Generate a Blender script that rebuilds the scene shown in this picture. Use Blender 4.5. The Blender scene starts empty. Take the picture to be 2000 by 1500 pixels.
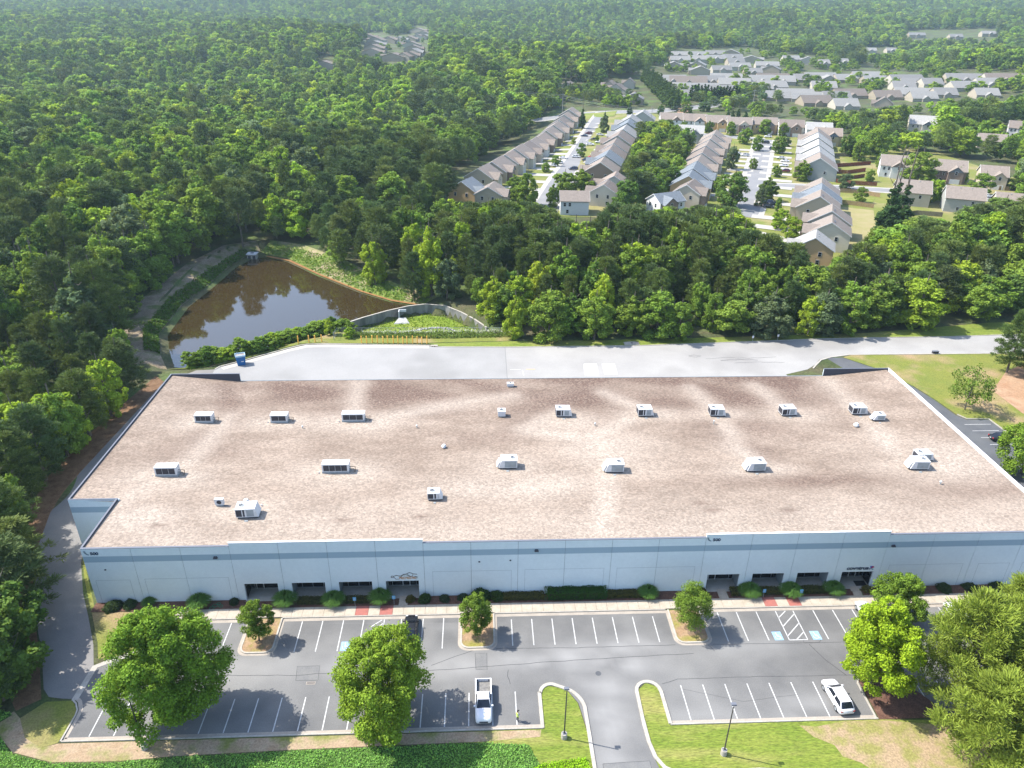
import bpy, bmesh, math, random
import numpy as np
from mathutils import Vector, Matrix
from mathutils.geometry import delaunay_2d_cdt

# ------------------------------------------------------------------ camera, sky, sun, haze
SC = bpy.context.scene
COL = SC.collection
FOC, PITCH, YAW, ROLL, CAMH = 1454.22, math.radians(27.202), math.radians(2.718), math.radians(-0.726), 74.16
def cam_axes():
    cp, sp = math.cos(PITCH), math.sin(PITCH); cy, sy = math.cos(YAW), math.sin(YAW)
    f = np.array([sy*cp, cy*cp, -sp]); r = np.array([cy, -sy, 0.]); d = np.cross(f, r)
    cr, sr = math.cos(ROLL), math.sin(ROLL)
    return np.array([cr*r + sr*d, -sr*r + cr*d, f])
AX = cam_axes()
cd = bpy.data.cameras.new('camera'); cam = bpy.data.objects.new('camera', cd); COL.objects.link(cam)
cd.sensor_width = 36; cd.lens = FOC/2000*36; cd.clip_end = 9000; cd.clip_start = 1
m = Matrix.Identity(4)
for i in range(3):
    m[i][0] = AX[0][i]; m[i][1] = -AX[1][i]; m[i][2] = -AX[2][i]
m[0][3], m[1][3], m[2][3] = 0, 0, CAMH
cam.matrix_world = m
SC.camera = cam
SUN_EL = math.radians(51); SUNV = Vector((-.961*math.cos(SUN_EL), .276*math.cos(SUN_EL), math.sin(SUN_EL))).normalized()
w = bpy.data.worlds.new('World'); SC.world = w; w.use_nodes = True
nt = w.node_tree; bg = nt.nodes['Background']; sk = nt.nodes.new('ShaderNodeTexSky')
sk.sky_type = 'NISHITA'; sk.sun_disc = False; sk.sun_elevation = SUN_EL; sk.sun_rotation = math.atan2(-.961, .276)
sk.air_density = 1.0; sk.dust_density = 1.5; sk.altitude = 300
nt.links.new(sk.outputs[0], bg.inputs[0]); bg.inputs[1].default_value = 0.15
sl = bpy.data.lights.new('sun', 'SUN'); sun = bpy.data.objects.new('sun', sl); COL.objects.link(sun)
sl.energy = 3.6; sl.angle = math.radians(.5); sl.color = (1, .95, .87)
sun.rotation_euler = SUNV.to_track_quat('Z', 'Y').to_euler()
SC.view_settings.view_transform = 'Standard'; SC.view_settings.look = 'None'
SC.view_settings.exposure = 1.45; SC.view_settings.gamma = 1; SC.view_settings.use_curve_mapping = False
SC.render.engine = 'CYCLES'
SC.cycles.max_bounces = 5; SC.cycles.diffuse_bounces = 2; SC.cycles.glossy_bounces = 2; SC.cycles.transmission_bounces = 3
SC.cycles.volume_bounces = 0; SC.cycles.transparent_max_bounces = 6; SC.cycles.caustics_reflective = False; SC.cycles.caustics_refractive = False
SC.cycles.use_denoising = True; SC.cycles.denoising_prefilter = 'ACCURATE'; SC.cycles.use_adaptive_sampling = False; SC.cycles.sample_clamp_indirect = 3; SC.cycles.sample_clamp_direct = 12
HAZE = 0.00009
rng = np.random.default_rng(11); random.seed(5)

# ------------------------------------------------------------------ helpers: picture pixel (2000x1500) -> place on a level
def ground(px, py, z=0.):
    d = AX.T @ np.array([(px-1000)/FOC, (py-750)/FOC, 1.]); t = (z-CAMH)/d[2]
    return float(d[0]*t), float(d[1]*t)
def project(x, y, z):
    q = np.stack([x, y, z-CAMH], -1) @ AX.T
    return 1000+FOC*q[..., 0]/q[..., 2], 750+FOC*q[..., 1]/q[..., 2]
def gp(pts, z=0.): return [ground(a, b, z) for a, b in pts]
def sstep(t): t = np.clip(t, 0, 1); return t*t*(3-2*t)
def inpoly(x, y, P):
    x = np.asarray(x, float); y = np.asarray(y, float); c = np.zeros(x.shape, bool); n = len(P)
    for i in range(n):
        x1, y1 = P[i]; x2, y2 = P[(i+1) % n]
        if y1 == y2: continue
        k = ((y1 > y) != (y2 > y)) & (x < (x2-x1)*(y-y1)/(y2-y1)+x1); c ^= k
    return c
def distpoly(x, y, P, closed=True):
    x = np.asarray(x, float); y = np.asarray(y, float); d = np.full(x.shape, 1e9); n = len(P)
    for i in range(n if closed else n-1):
        ax, ay = P[i]; bx, by = P[(i+1) % n]; ux, uy = bx-ax, by-ay; L = ux*ux+uy*uy+1e-9
        t = np.clip(((x-ax)*ux+(y-ay)*uy)/L, 0, 1); d = np.minimum(d, np.hypot(x-ax-t*ux, y-ay-t*uy))
    return d
POND = [(-71.1,159.9),(-75.1,167.9),(-79.7,178.9),(-81.2,198.7),(-79.3,215.5),(-78.0,232.3),(-75.6,241.3),(-72.1,244.0),(-63.4,239.0),(-50.6,224.6),(-35.8,209.7),(-26.0,202.0),(-16,197.5),(-25.3,192.5),(-35.1,183.5),(-39.6,180.0),(-48.7,173.6),(-57.2,167.6),(-67.2,160.6)]
WALL = [(-36.5,181.6),(-31,187),(-25.6,191.4),(-20,195),(-15.4,196.5),(-9.6,195.2),(-5.2,191),(-1.5,186.5),(1.8,181.2)]
BASIN = WALL + [(3,176),(-10,174.5),(-33,175.5),(-37.5,179)]
def terrain(x, y):
    x = np.asarray(x, float); y = np.asarray(y, float); D = np.hypot(x, y)
    z = -1.2*sstep((y-101)/30)*(1-sstep((y-180)/45))
    a = sstep((D-640)/300); b = sstep((D-340)/260); k = sstep((x+20)/120); amp = a*k+b*(1-k)
    und = 10.*np.sin(x/97+1.3+.6*np.sin(y/211))*np.cos(y/133+.4)+8.*np.sin((x*.5+y)/171+2)+3*np.sin((x-y)/61.)*np.cos(x/83.)
    z = z+amp*und
    r = np.clip(D-480, 0, 2350); z = z+.5*3.5e-5*r*r*(1+.10*np.sin(x/520+.5)*sstep((D-900)/600))
    dp = distpoly(x, y, POND); ins = inpoly(x, y, POND)
    zp = np.where(ins, -3.05-.5*np.minimum(dp, 4), -3.05+.33*np.maximum(dp-.3, 0))
    z = np.where(ins, zp, np.minimum(z, zp))
    bi = inpoly(x, y, BASIN); dy = np.clip((y-174.5)/8, 0, 1); zb = -1.25-3.0*sstep(dy)
    z = np.where(bi, zb, z)
    return z
def tz(x, y): return float(terrain(x, y))
def hit(px, py, dz=0.):
    d = AX.T @ np.array([(px-1000)/FOC, (py-750)/FOC, 1.]); t = np.linspace(150, 3300, 3000)
    X, Y, Z = d[0]*t, d[1]*t, CAMH+d[2]*t
    k = np.argmax(Z <= terrain(X, Y)+dz)
    if k == 0: k = 2999
    return float(X[k]), float(Y[k])

# ------------------------------------------------------------------ helpers: objects
def tag(o, label=None, cat=None, group=None, kind=None):
    if label: o['label'] = label
    if cat: o['category'] = cat
    if group: o['group'] = group
    if kind: o['kind'] = kind
    return o
def thing(name, label, cat, loc=(0, 0, 0), rz=0., group=None):
    o = bpy.data.objects.new(name, None); COL.objects.link(o); o.location = loc; o.rotation_euler = (0, 0, rz); o.empty_display_size = .5
    return tag(o, label, cat, group)
def link(name, me, parent=None, mats=None):
    if mats is not None:
        me.materials.clear()
        for q in (mats if isinstance(mats, (list, tuple)) else [mats]): me.materials.append(q)
    o = bpy.data.objects.new(name, me); COL.objects.link(o)
    if parent: o.parent = parent
    return o
class MB:
    def __init__(s): s.v = []; s.f = []; s.m = []
    def add(s, vs, fs, mi=0):
        b = len(s.v); s.v += [tuple(map(float, q)) for q in vs]; s.f += [tuple(b+i for i in f) for f in fs]; s.m += [mi]*len(fs); return s
    def box(s, x0, y0, z0, x1, y1, z1, mi=0):
        return s.add([(x0,y0,z0),(x1,y0,z0),(x1,y1,z0),(x0,y1,z0),(x0,y0,z1),(x1,y0,z1),(x1,y1,z1),(x0,y1,z1)],
                     [(0,3,2,1),(4,5,6,7),(0,1,5,4),(1,2,6,5),(2,3,7,6),(3,0,4,7)], mi)
    def hexa(s, b, t, mi=0):   # bottom four, top four
        return s.add(list(b)+list(t), [(0,3,2,1),(4,5,6,7),(0,1,5,4),(1,2,6,5),(2,3,7,6),(3,0,4,7)], mi)
    def cyl(s, p0, p1, r0, r1=None, n=8, mi=0, caps=True):
        r1 = r0 if r1 is None else r1; p0 = Vector(p0); p1 = Vector(p1); a = (p1-p0).normalized()
        u = a.orthogonal().normalized(); w_ = a.cross(u); vs = []
        for p, r in ((p0, r0), (p1, r1)):
            for i in range(n): t = 2*math.pi*i/n; vs.append(p+u*(r*math.cos(t))+w_*(r*math.sin(t)))
        fs = [(i, (i+1) % n, n+(i+1) % n, n+i) for i in range(n)]
        if caps: fs += [tuple(range(n))[::-1], tuple(range(n, 2*n))]
        return s.add(vs, fs, mi)
    def prism(s, poly, z0, z1, mi=0):
        n = len(poly); return s.add([(x,y,z0) for x,y in poly]+[(x,y,z1) for x,y in poly], [(i,(i+1)%n,n+(i+1)%n,n+i) for i in range(n)]+[tuple(range(n))[::-1], tuple(range(n,2*n))], mi)
    def me(s, name):
        me = bpy.data.meshes.new(name); me.from_pydata(s.v, [], s.f)
        if any(s.m): me.polygons.foreach_set('material_index', s.m)
        me.update(); return me
    def build(s, name, mats, parent=None): return link(name, s.me(name), parent, mats)
def kids(o): return [c for c in COL.objects if c.parent == o]
def dup(src, loc, rz=None, scale=None, label=None, tint=None, cache={}):
    if src.name not in cache: cache[src.name] = [(c, [g for g in kids(c)]) for c in kids(src)]
    r = src.copy(); COL.objects.link(r); r.location = loc
    if rz is not None: r.rotation_euler = (0, 0, rz)
    if scale is not None: r.scale = scale if isinstance(scale, (tuple, list)) else (scale,)*3
    if label: r['label'] = label
    for c, gs in cache[src.name]:
        k = c.copy(); COL.objects.link(k); k.parent = r
        if tint is not None and 'tint' in k: k['tint'] = tint
        for g in gs: q = g.copy(); COL.objects.link(q); q.parent = k
    return r
def flat(name, poly, z, mat, parent=None, kind=None, follow=None, step=2.):
    """a sheet over a polygon; follow = height above the terrain"""
    P = [Vector(p) for p in poly]; n = len(P); edges = [(i, (i+1) % n) for i in range(n)]; pts = list(P)
    if follow is not None:
        xs = [p[0] for p in poly]; ys = [p[1] for p in poly]
        gx, gy = np.meshgrid(np.arange(min(xs)+.3, max(xs), step), np.arange(min(ys)+.3, max(ys), step))
        gx, gy = gx.ravel(), gy.ravel(); k = inpoly(gx, gy, poly) & (distpoly(gx, gy, poly) > .25*step)
        pts += [Vector((float(a), float(b))) for a, b in zip(gx[k], gy[k])]
    v, e, f, *_ = delaunay_2d_cdt(pts, edges, [], 1, 1e-5)
    if follow is not None: zz = terrain(np.array([a[0] for a in v]), np.array([a[1] for a in v]))+follow
    else: zz = [z]*len(v)
    me = bpy.data.meshes.new(name); me.from_pydata([(a[0], a[1], float(c)) for a, c in zip(v, zz)], [], f); me.update()
    if len(me.polygons) and me.polygons[0].normal.z < 0: me.flip_normals()
    o = link(name, me, parent, mat)
    if kind: o['kind'] = kind
    return o
def ribbon(name, pts, width, z, mat, parent=None, height=None, follow=None, closed=False, kind=None):
    """a strip along a polyline; height makes it a kerb (real step)"""
    n = len(pts); P = [Vector(p[:2]) for p in pts]; L = []; R = []
    for i in range(n):
        a = P[(i-1) % n] if (closed or i > 0) else P[i]; b = P[(i+1) % n] if (closed or i < n-1) else P[i]
        t = (b-a).normalized(); nn = Vector((-t.y, t.x))*width/2
        L.append(P[i]+nn); R.append(P[i]-nn)
    zs = [(tz(p.x, p.y)+follow) if follow is not None else z for p in P]
    mb = MB(); m_ = n if closed else n-1
    for i in range(m_):
        j = (i+1) % n; h = height or 0
        q = [(R[i].x,R[i].y,zs[i]+h),(R[j].x,R[j].y,zs[j]+h),(L[j].x,L[j].y,zs[j]+h),(L[i].x,L[i].y,zs[i]+h)]
        if height: mb.hexa([(a,b,c-h-.05) for a,b,c in q], q)
        else: mb.add(q, [(0,1,2,3)])
    o = mb.build(name, mat, parent)
    if kind: o['kind'] = kind
    return o

# ------------------------------------------------------------------ materials
def node(nt, t, **k):
    n = nt.nodes.new(t)
    for a, b in k.items():
        if a == 'inp':
            for i, v in b.items(): n.inputs[i].default_value = v
        else: setattr(n, a, b)
    return n
def c4(c): return (c[0], c[1], c[2], 1)
def pm(name, c1, c2=None, scale=1., rough=.85, detail=5., c3=None, s3=.1, fine=0., fs=8., coord='pos', metal=0., spec=.3, bump=0., contrast=(.35,.65), stretch=None):
    c1, c2, c3 = (tuple(.8*v for v in c) if c is not None else None for c in (c1, c2, c3))
    M = bpy.data.materials.new(name); M.use_nodes = True; nt = M.node_tree; L = nt.links.new; B = nt.nodes['Principled BSDF']
    B.inputs['Roughness'].default_value = rough; B.inputs['Metallic'].default_value = metal; B.inputs['Specular IOR Level'].default_value = spec
    if c2 is None and not fine and c3 is None:
        B.inputs['Base Color'].default_value = c4(c1); return M
    if coord == 'pos': g = node(nt, 'ShaderNodeNewGeometry').outputs['Position']
    else: g = node(nt, 'ShaderNodeTexCoord').outputs['Object']
    if stretch:
        mp = node(nt, 'ShaderNodeMapping'); mp.inputs['Scale'].default_value = stretch; L(g, mp.inputs[0]); g = mp.outputs[0]
    def mix(fac, a, b, blend='MIX'):
        x = node(nt, 'ShaderNodeMix', data_type='RGBA', blend_type=blend); L(fac, x.inputs[0])
        for s_, i in ((a, 6), (b, 7)):
            if hasattr(s_, 'is_output'): L(s_, x.inputs[i])
            else: x.inputs[i].default_value = c4(s_)
        return x.outputs[2]
    def nz(s_, d, lo, hi, rgh=.6):
        n = node(nt, 'ShaderNodeTexNoise', inp={'Scale': s_, 'Detail': d, 'Roughness': rgh}); L(g, n.inputs['Vector'])
        r = node(nt, 'ShaderNodeMapRange', inp={1: lo, 2: hi}); L(n.outputs[0], r.inputs[0]); return r.outputs[0]
    col = mix(nz(scale, detail, *contrast), c1, c2 if c2 is not None else c1)
    if c3 is not None: col = mix(nz(s3, 3, .48, .66), col, c3)
    if fine:
        n = nz(fs, 2, .3, .7, .8); q = node(nt, 'ShaderNodeMapRange', inp={3: 1-fine, 4: 1+fine}); L(n, q.inputs[0])
        x = node(nt, 'ShaderNodeVectorMath', operation='SCALE'); L(col, x.inputs[0]); L(q.outputs[0], x.inputs['Scale']); col = x.outputs[0]
    L(col, B.inputs['Base Color'])
    if bump:
        n = node(nt, 'ShaderNodeTexNoise', inp={'Scale': fs, 'Detail': 3.}); L(g, n.inputs['Vector'])
        b = node(nt, 'ShaderNodeBump', inp={'Strength': .8, 'Distance': bump}); L(n.outputs[0], b.inputs['Height']); L(b.outputs[0], B.inputs['Normal'])
    return M
def foliage(name, trans=.25, rough=.7, spec=.07):
    M = bpy.data.materials.new(name); M.use_nodes = True; nt = M.node_tree; L = nt.links.new; B = nt.nodes['Principled BSDF']; out = nt.nodes['Material Output']
    a = node(nt, 'ShaderNodeAttribute', attribute_type='INSTANCER', attribute_name='tint')
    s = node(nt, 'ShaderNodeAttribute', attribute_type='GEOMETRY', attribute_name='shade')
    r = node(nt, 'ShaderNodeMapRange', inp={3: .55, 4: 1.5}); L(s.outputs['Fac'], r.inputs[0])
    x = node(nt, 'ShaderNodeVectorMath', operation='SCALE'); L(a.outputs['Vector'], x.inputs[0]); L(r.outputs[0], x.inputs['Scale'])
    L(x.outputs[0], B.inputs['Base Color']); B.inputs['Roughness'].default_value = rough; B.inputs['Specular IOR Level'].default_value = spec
    t = node(nt, 'ShaderNodeBsdfTranslucent'); y = node(nt, 'ShaderNodeVectorMath', operation='MULTIPLY', inp={1: (1.25, 1.15, .5)}); L(x.outputs[0], y.inputs[0]); L(y.outputs[0], t.inputs[0])
    mx = node(nt, 'ShaderNodeMixShader', inp={0: trans}); L(B.outputs[0], mx.inputs[1]); L(t.outputs[0], mx.inputs[2]); L(mx.outputs[0], out.inputs[0])
    return M
M_LEAF = foliage('leaf', .30); M_PINE = foliage('needle', .14, .55)
M_BARK = pm('bark', (.10,.08,.06), (.19,.16,.13), 3, coord='obj')
M_ASPH = pm('worn_asphalt', (.128,.127,.126), (.176,.173,.167), .16, .9, c3=(.22,.217,.208), s3=.055, fine=.16, fs=9, bump=.01)
M_ASPH2 = pm('old_asphalt', (.14,.14,.145), (.19,.188,.185), .12, .9, c3=(.24,.235,.225), s3=.07, fine=.12, fs=7)
M_ASPHD = pm('dark_asphalt', (.085,.09,.10), (.12,.125,.13), .2, .9, fine=.14, fs=9)
M_COURT = pm('concrete_paving', (.325,.315,.30), (.365,.355,.335), .12, .85, c3=(.27,.26,.245), s3=.045, fine=.06, fs=4)
M_COURT2 = pm('grey_concrete_paving', (.295,.29,.28), (.33,.323,.312), .1, .85, c3=(.255,.25,.24), s3=.045, fine=.06, fs=4)
M_CONC = pm('sidewalk_concrete', (.40,.345,.27), (.48,.42,.34), .8, .85, fine=.1, fs=5)
M_KERB = pm('kerb_concrete', (.37,.34,.29), (.46,.43,.38), .7, .85, fine=.12, fs=5)
M_GUT = pm('gutter_concrete', (.34,.30,.255), (.42,.37,.31), .6, .85, fine=.1, fs=5)
M_PAINT = pm('white_road_paint', (.60,.60,.58), (.46,.46,.46), 1.5, .7, fine=.12, fs=9)
M_GRASS = pm('mown_grass', (.13,.185,.02), (.19,.225,.035), .7, .9, c3=(.27,.25,.075), s3=.16, fine=.42, fs=4.5, bump=.06, stretch=(.3,1.2,1))
M_LAWN2 = pm('dry_grass', (.19,.20,.035), (.15,.18,.03), .25, .9, c3=(.32,.23,.12), s3=.085, fine=.3, fs=4, bump=.05)
M_SOIL = pm('sandy_soil', (.33,.235,.145), (.41,.315,.215), .6, .95, c3=(.19,.20,.05), s3=.30, fine=.25, fs=4, bump=.04)
M_STRAW = pm('pine_straw', (.13,.07,.035), (.22,.13,.07), .8, .95, fine=.35, fs=6, bump=.05)
M_MULCH = pm('mulch', (.10,.05,.035), (.15,.08,.055), 1.2, .95, fine=.4, fs=7, bump=.05)
M_FLOOR = pm('forest_floor', (.05,.07,.02), (.10,.09,.045), .15, .95, c3=(.09,.14,.03), s3=.06, fine=.4, fs=2)
M_CLAY = pm('red_clay', (.33,.19,.11), (.40,.27,.17), .3, .95, fine=.15, fs=2)
M_RED = pm('red_warning_paving', (.40,.14,.11), (.34,.13,.11), 1.4, .8, fine=.15, fs=9)
M_WHITE = pm('white_metal', (.72,.73,.74), (.62,.63,.64), 1.3, .45, coord='obj')
M_GREYM = pm('grey_metal', (.36,.40,.41), (.30,.33,.35), 1.3, .5, coord='obj')
M_DARK = pm('dark_grille', (.035,.035,.045), (.06,.06,.07), 6, .6, coord='obj')
M_GLASS = pm('dark_glass', (.010,.014,.022), rough=.05, spec=.5)
M_ALU = pm('aluminium_frame', (.35,.37,.38), rough=.45, metal=.3)
M_BLACK = pm('black_rubber', (.02,.02,.02), rough=.8)
M_CRACK = pm('crack_sealant', (.05,.05,.055), (.09,.09,.09), 2, .8)
M_BLUEP = pm('blue_sign_paint', (.22,.40,.55), (.32,.48,.60), 3, .7)
M_YELLOW = pm('orange_yellow_paint', (.95,.55,.10), (.85,.45,.08), 3, .6, coord='obj')
M_WOODRED = pm('red_brown_fence_wood', (.20,.06,.035), (.27,.09,.05), 2, .85)
M_WOOD = pm('tan_fence_wood', (.30,.20,.10), (.38,.27,.14), 2, .85)
M_WOODG = pm('weathered_fence_wood', (.22,.18,.13), (.28,.24,.18), 2, .85)
M_ROCK = pm('white_riprap', (.50,.50,.47), (.34,.34,.32), 2.5, .9)
M_OLDC = pm('weathered_concrete_wall', (.22,.215,.20), (.32,.31,.29), .8, .9, c3=(.15,.15,.14), s3=.5, stretch=(1,1,.25))
M_COPD = pm('dark_coping', (.16,.17,.20), rough=.5)
M_COPW = pm('white_coping', (.75,.75,.76), rough=.5)
# ------------------------------------------------------------------ terrain and paving
def axis(lo, a, b, hi, fine, grow=1.16):
    c = list(np.arange(a, b+.01, fine)); s = fine
    while c[-1] < hi: s = min(s*grow, 60); c.append(min(c[-1]+s, hi))
    s = fine; q = [a]
    while q[-1] > lo: s = min(s*grow, 60); q.append(max(q[-1]-s, lo))
    return np.array(q[:0:-1]+c)
gx = axis(-2700, -105, 140, 2700, 1.5); gy = axis(-500, 40, 256, 3250, 1.5)
X, Y = np.meshgrid(gx, gy); Z = terrain(X, Y)
def gridmesh(name, X, Y, Z):
    h, w_ = X.shape; co = np.stack([X, Y, Z], -1).reshape(-1, 3); i = np.arange((h-1)*(w_-1)); r, c = i//(w_-1), i % (w_-1); a = r*w_+c
    q = np.stack([a, a+1, a+w_+1, a+w_], 1)
    me = bpy.data.meshes.new(name); me.vertices.add(len(co)); me.vertices.foreach_set('co', co.ravel())
    me.loops.add(q.size); me.loops.foreach_set('vertex_index', q.ravel()); me.polygons.add(len(q)); me.polygons.foreach_set('loop_start', np.arange(len(q))*4)
    me.update(); me.polygons.foreach_set('use_smooth', np.ones(len(q), bool)); return me
tag(link('ground', gridmesh('ground', X, Y, Z), None, M_FLOOR), kind='structure')
M_WATER = bpy.data.materials.new('brown_water'); M_WATER.use_nodes = True
B = M_WATER.node_tree.nodes['Principled BSDF']; B.inputs['Base Color'].default_value = (.034, .023, .009, 1); B.inputs['Roughness'].default_value = .04; B.inputs['Specular IOR Level'].default_value = .85
nn = node(M_WATER.node_tree, 'ShaderNodeTexNoise', inp={'Scale': .9, 'Detail': 2}); g_ = node(M_WATER.node_tree, 'ShaderNodeNewGeometry'); bb = node(M_WATER.node_tree, 'ShaderNodeBump', inp={'Strength': .12, 'Distance': .04})
M_WATER.node_tree.links.new(g_.outputs['Position'], nn.inputs['Vector']); M_WATER.node_tree.links.new(nn.outputs[0], bb.inputs['Height']); M_WATER.node_tree.links.new(bb.outputs[0], B.inputs['Normal'])
cx = sum(p[0] for p in POND)/len(POND); cy = sum(p[1] for p in POND)/len(POND)
tag(flat('pond_water', [(cx+(x-cx)*1.012, cy+(y-cy)*1.012) for x, y in POND], -3.0, M_WATER), kind='structure')
# front car park (z = 0) and its access road
LOT = [(-47.2,57.8),(6.8,57.8),(6.8,62.9),(7.9,63.7),(10,63.2),(11.3,61),(11.9,57),(12,50),(12.2,38),(20.5,38),(19.6,50),(18.6,54.5),(18.4,58.5),(18.5,62.6),(19.9,63.8),(21.3,63.1),(21.6,57.8),(46,57.8),(46.3,62.8),(47.5,57.8),(92,57.8),(92,75.25),(-38.6,75.25),(-39.4,72.5),(-46,69.5),(-48.3,68.1),(-48.0,63.5),(-46.9,62.2)]
lot = flat('parking_lot', LOT, .008, M_ASPH, kind='structure', follow=.008, step=.9)
def set_attr(me, nm, fn):
    co = np.empty(len(me.vertices)*3, np.float32); me.vertices.foreach_get('co', co); co = co.reshape(-1, 3); a = me.attributes.new(nm, 'FLOAT', 'POINT'); a.data.foreach_set('value', fn(co[:,0], co[:,1]).astype(np.float32))
def dust(x, y):
    v = np.zeros(len(x))
    for px, py, rx, ry, a in ((1130,1285,5,2.2,.9),(1235,1262,5,1.5,.8),(1240,1300,3,2,.7),(1040,1290,5,1.6,.75),(900,1300,7,2.2,.6),(700,1300,10,2.4,.5),(500,1300,9,2.2,.4),(1190,1400,2.6,4.5,.8),(1200,1480,3,4,.6),(1450,1262,9,1.3,.42),(1565,1370,2.6,1.2,.7),(880,1225,3,1,.35),(1180,1340,4,2.5,.7),(1540,1400,2.4,.9,.5),(1330,1392,8,.7,.25)):
        a0, b0 = ground(px, py); v = np.maximum(v, a*np.exp(-(((x-a0)/rx)**2+((y-b0)/ry)**2)))
    return v*(.72+.28*np.sin(x*.9+1.5*np.sin(y*.8))*np.cos(y*1.1+np.sin(x*.6)))
set_attr(lot.data, 'dust', dust)
nt = M_ASPH.node_tree; B = nt.nodes['Principled BSDF']; src = B.inputs['Base Color'].links[0].from_socket; a = node(nt, 'ShaderNodeAttribute', attribute_name='dust'); x = node(nt, 'ShaderNodeMix', data_type='RGBA', inp={7: (.27,.267,.258,1)})
nt.links.new(a.outputs['Fac'], x.inputs[0]); nt.links.new(src, x.inputs[6]); nt.links.new(x.outputs[2], B.inputs['Base Color'])
DRV = [(-48.3,68.2),(-48.1,63.5),(-49.9,63.6),(-51.6,63.9),(-52.8,65.1),(-54.0,67.3),(-56.1,71.2),(-57.9,73.9),(-61.3,79.5),(-64.7,85.8),(-67.4,92.7),(-69.6,100.4),(-70.6,112.3),(-70.6,128),(-69.7,148),(-64.5,154.6),(-60.4,155),(-60.4,92),(-58.9,87.8),(-55.6,81.3),(-52.9,76.9),(-50,71.9),(-48.9,69.5)]
M_DRIVE = pm('pale_drive_asphalt', (.20,.192,.185), (.25,.235,.22), .12, .9, c3=(.16,.16,.16), s3=.08, fine=.1, fs=6)
drive = flat('side_drive', DRV, 0, M_DRIVE, follow=.02, step=1.5, kind='structure')
COURT1 = [(-60.4,131),(6,131),(6,166.2),(-11,166.5),(-12.3,167.0),(-37.5,168.3),(-42.4,168.1),(-46.8,165.6),(-54.9,159.4),(-59.6,156.2),(-60.4,155)]
COURT2 = [(6,131),(70,131),(70,150),(76,152.5),(79.0,155.1),(80.9,157.6),(84.1,159.2),(89.7,160.3),(129.4,160.4),(220,161),(220,174),(136.9,171.6),(120,170.6),(99.6,170.2),(86.1,169.7),(59.1,167.7),(39.5,166.3),(7.8,166.0),(6,166.2)]
court = flat('truck_court', COURT1, -1.2+.03, M_COURT2, kind='structure', follow=.03, step=3)
court2 = flat('service_road', COURT2, -1.2+.03, M_COURT, kind='structure', follow=.03, step=3)
RDRV = [(83,158.6),(87,158.8),(92.4,152.4),(96.2,143.5),(97.6,137),(98.4,130.6),(99.6,128.6),(104.2,128.4),(104.2,118),(104.2,57.8),(92,57.8),(92,79),(88,79.3),(88,131),(86,148)]
rdrive = flat('east_drive', RDRV, 0, M_ASPHD, follow=.02, step=1.6, kind='structure')
# grass, soil and straw sheets
flat('north_lawn', [(87.3,159),(92.6,152.6),(96.5,143.6),(98,137),(98.8,130.8),(99.8,129),(104.6,128.9),(104.8,100),(118,100),(122,118),(113,131),(113,141),(122,150),(138,160.2),(90,160.2)], 0, M_LAWN2, follow=.03, step=1.6, kind='structure')
flat('road_verge', [(-11,166.9),(7.8,166.4),(39.5,166.7),(59.1,168.1),(86.1,170.1),(99.6,170.6),(120,171),(137,172),(220,174.4),(220,181),(137,180),(118,176.5),(100,173.5),(60,171.2),(30,169.9),(8,169.7),(-13,168.6)], 0, M_GRASS, follow=.05, step=2, kind='structure')
flat('clay_bank', [(113,131),(122,118),(128,120),(131,136),(130,150),(137,159),(122,150.3),(113,141)], 0, M_CLAY, follow=.05, step=2, kind='structure')
flat('basin_grass', [(-33,176.5),(-10,175.3),(2.3,177),(.8,180.5),(-2.5,185.4),(-6,189.6),(-10,193.6),(-15.3,194.8),(-19.6,193.4),(-24.9,190),(-30.2,185.6),(-34.6,181.3)], 0, pm('lush_grass', (.14,.22,.015), (.21,.27,.03), .35, .9, c3=(.27,.27,.06), s3=.16, fine=.35, fs=4, bump=.06), follow=.05, step=1.4, kind='structure')
flat('hedge_bank', [(-72,157),(-62,156.2),(-55.5,160.5),(-47.5,166.8),(-43,169.2),(-12.5,169),(8,170),(8,174.5),(-10,175),(-33,176),(-38,179.5),(-48,172.5),(-57,166.7),(-67,159.6),(-70.5,159)], 0, M_LAWN2, follow=.06, step=1.5, kind='structure')
flat('pond_bank_right', [(-73.5,246.5),(-63,241),(-50,226),(-35.3,211),(-25.6,203.4),(-16,199),(-12,201.5),(-27,213),(-44,233),(-60,249),(-72,254)], 0, pm('bank_weeds', (.10,.17,.02), (.20,.24,.05), .5, .9, c3=(.34,.27,.17), s3=.12, fine=.4, fs=3), follow=.06, step=1.5, kind='structure')
flat('pond_bank_left', [(-74,246.5),(-77.5,243),(-80,232),(-81.3,215),(-83.2,199),(-81.8,178),(-77,166),(-72,157),(-82,158),(-92,176),(-94,200),(-91.5,228),(-86,248),(-74,255)], 0, pm('bank_soil', (.20,.155,.10), (.29,.23,.16), .35, .95, c3=(.10,.13,.03), s3=.2, fine=.35, fs=3), follow=.06, step=1.5, kind='structure')
M_SHORE = pm('rust_shore', (.24,.11,.035), (.30,.17,.06), .8, .9)
for k, (a, b) in enumerate([(7, 12)]):
    ribbon('shore_soil', [(x+1.0, y+.7) for x, y in POND[a:b+1]], 1.3, 0, M_SHORE, follow=.12, kind='structure')
flat('straw_strip', [(-52.3,63.6),(-53.6,66.0),(-56.0,70.4),(-57.8,73.4),(-61.2,79.2),(-64.6,85.5),(-67.3,92.5),(-69.5,100.3),(-70.5,112.3),(-70.5,128),(-69.6,149),(-72.5,152),(-75.5,128),(-75.4,111),(-73.6,99),(-71,91),(-68,83),(-64,76.5),(-60.6,70),(-57.5,65.5),(-54.4,62)], 0, M_STRAW, follow=.04, step=1.6, kind='structure')
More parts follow.
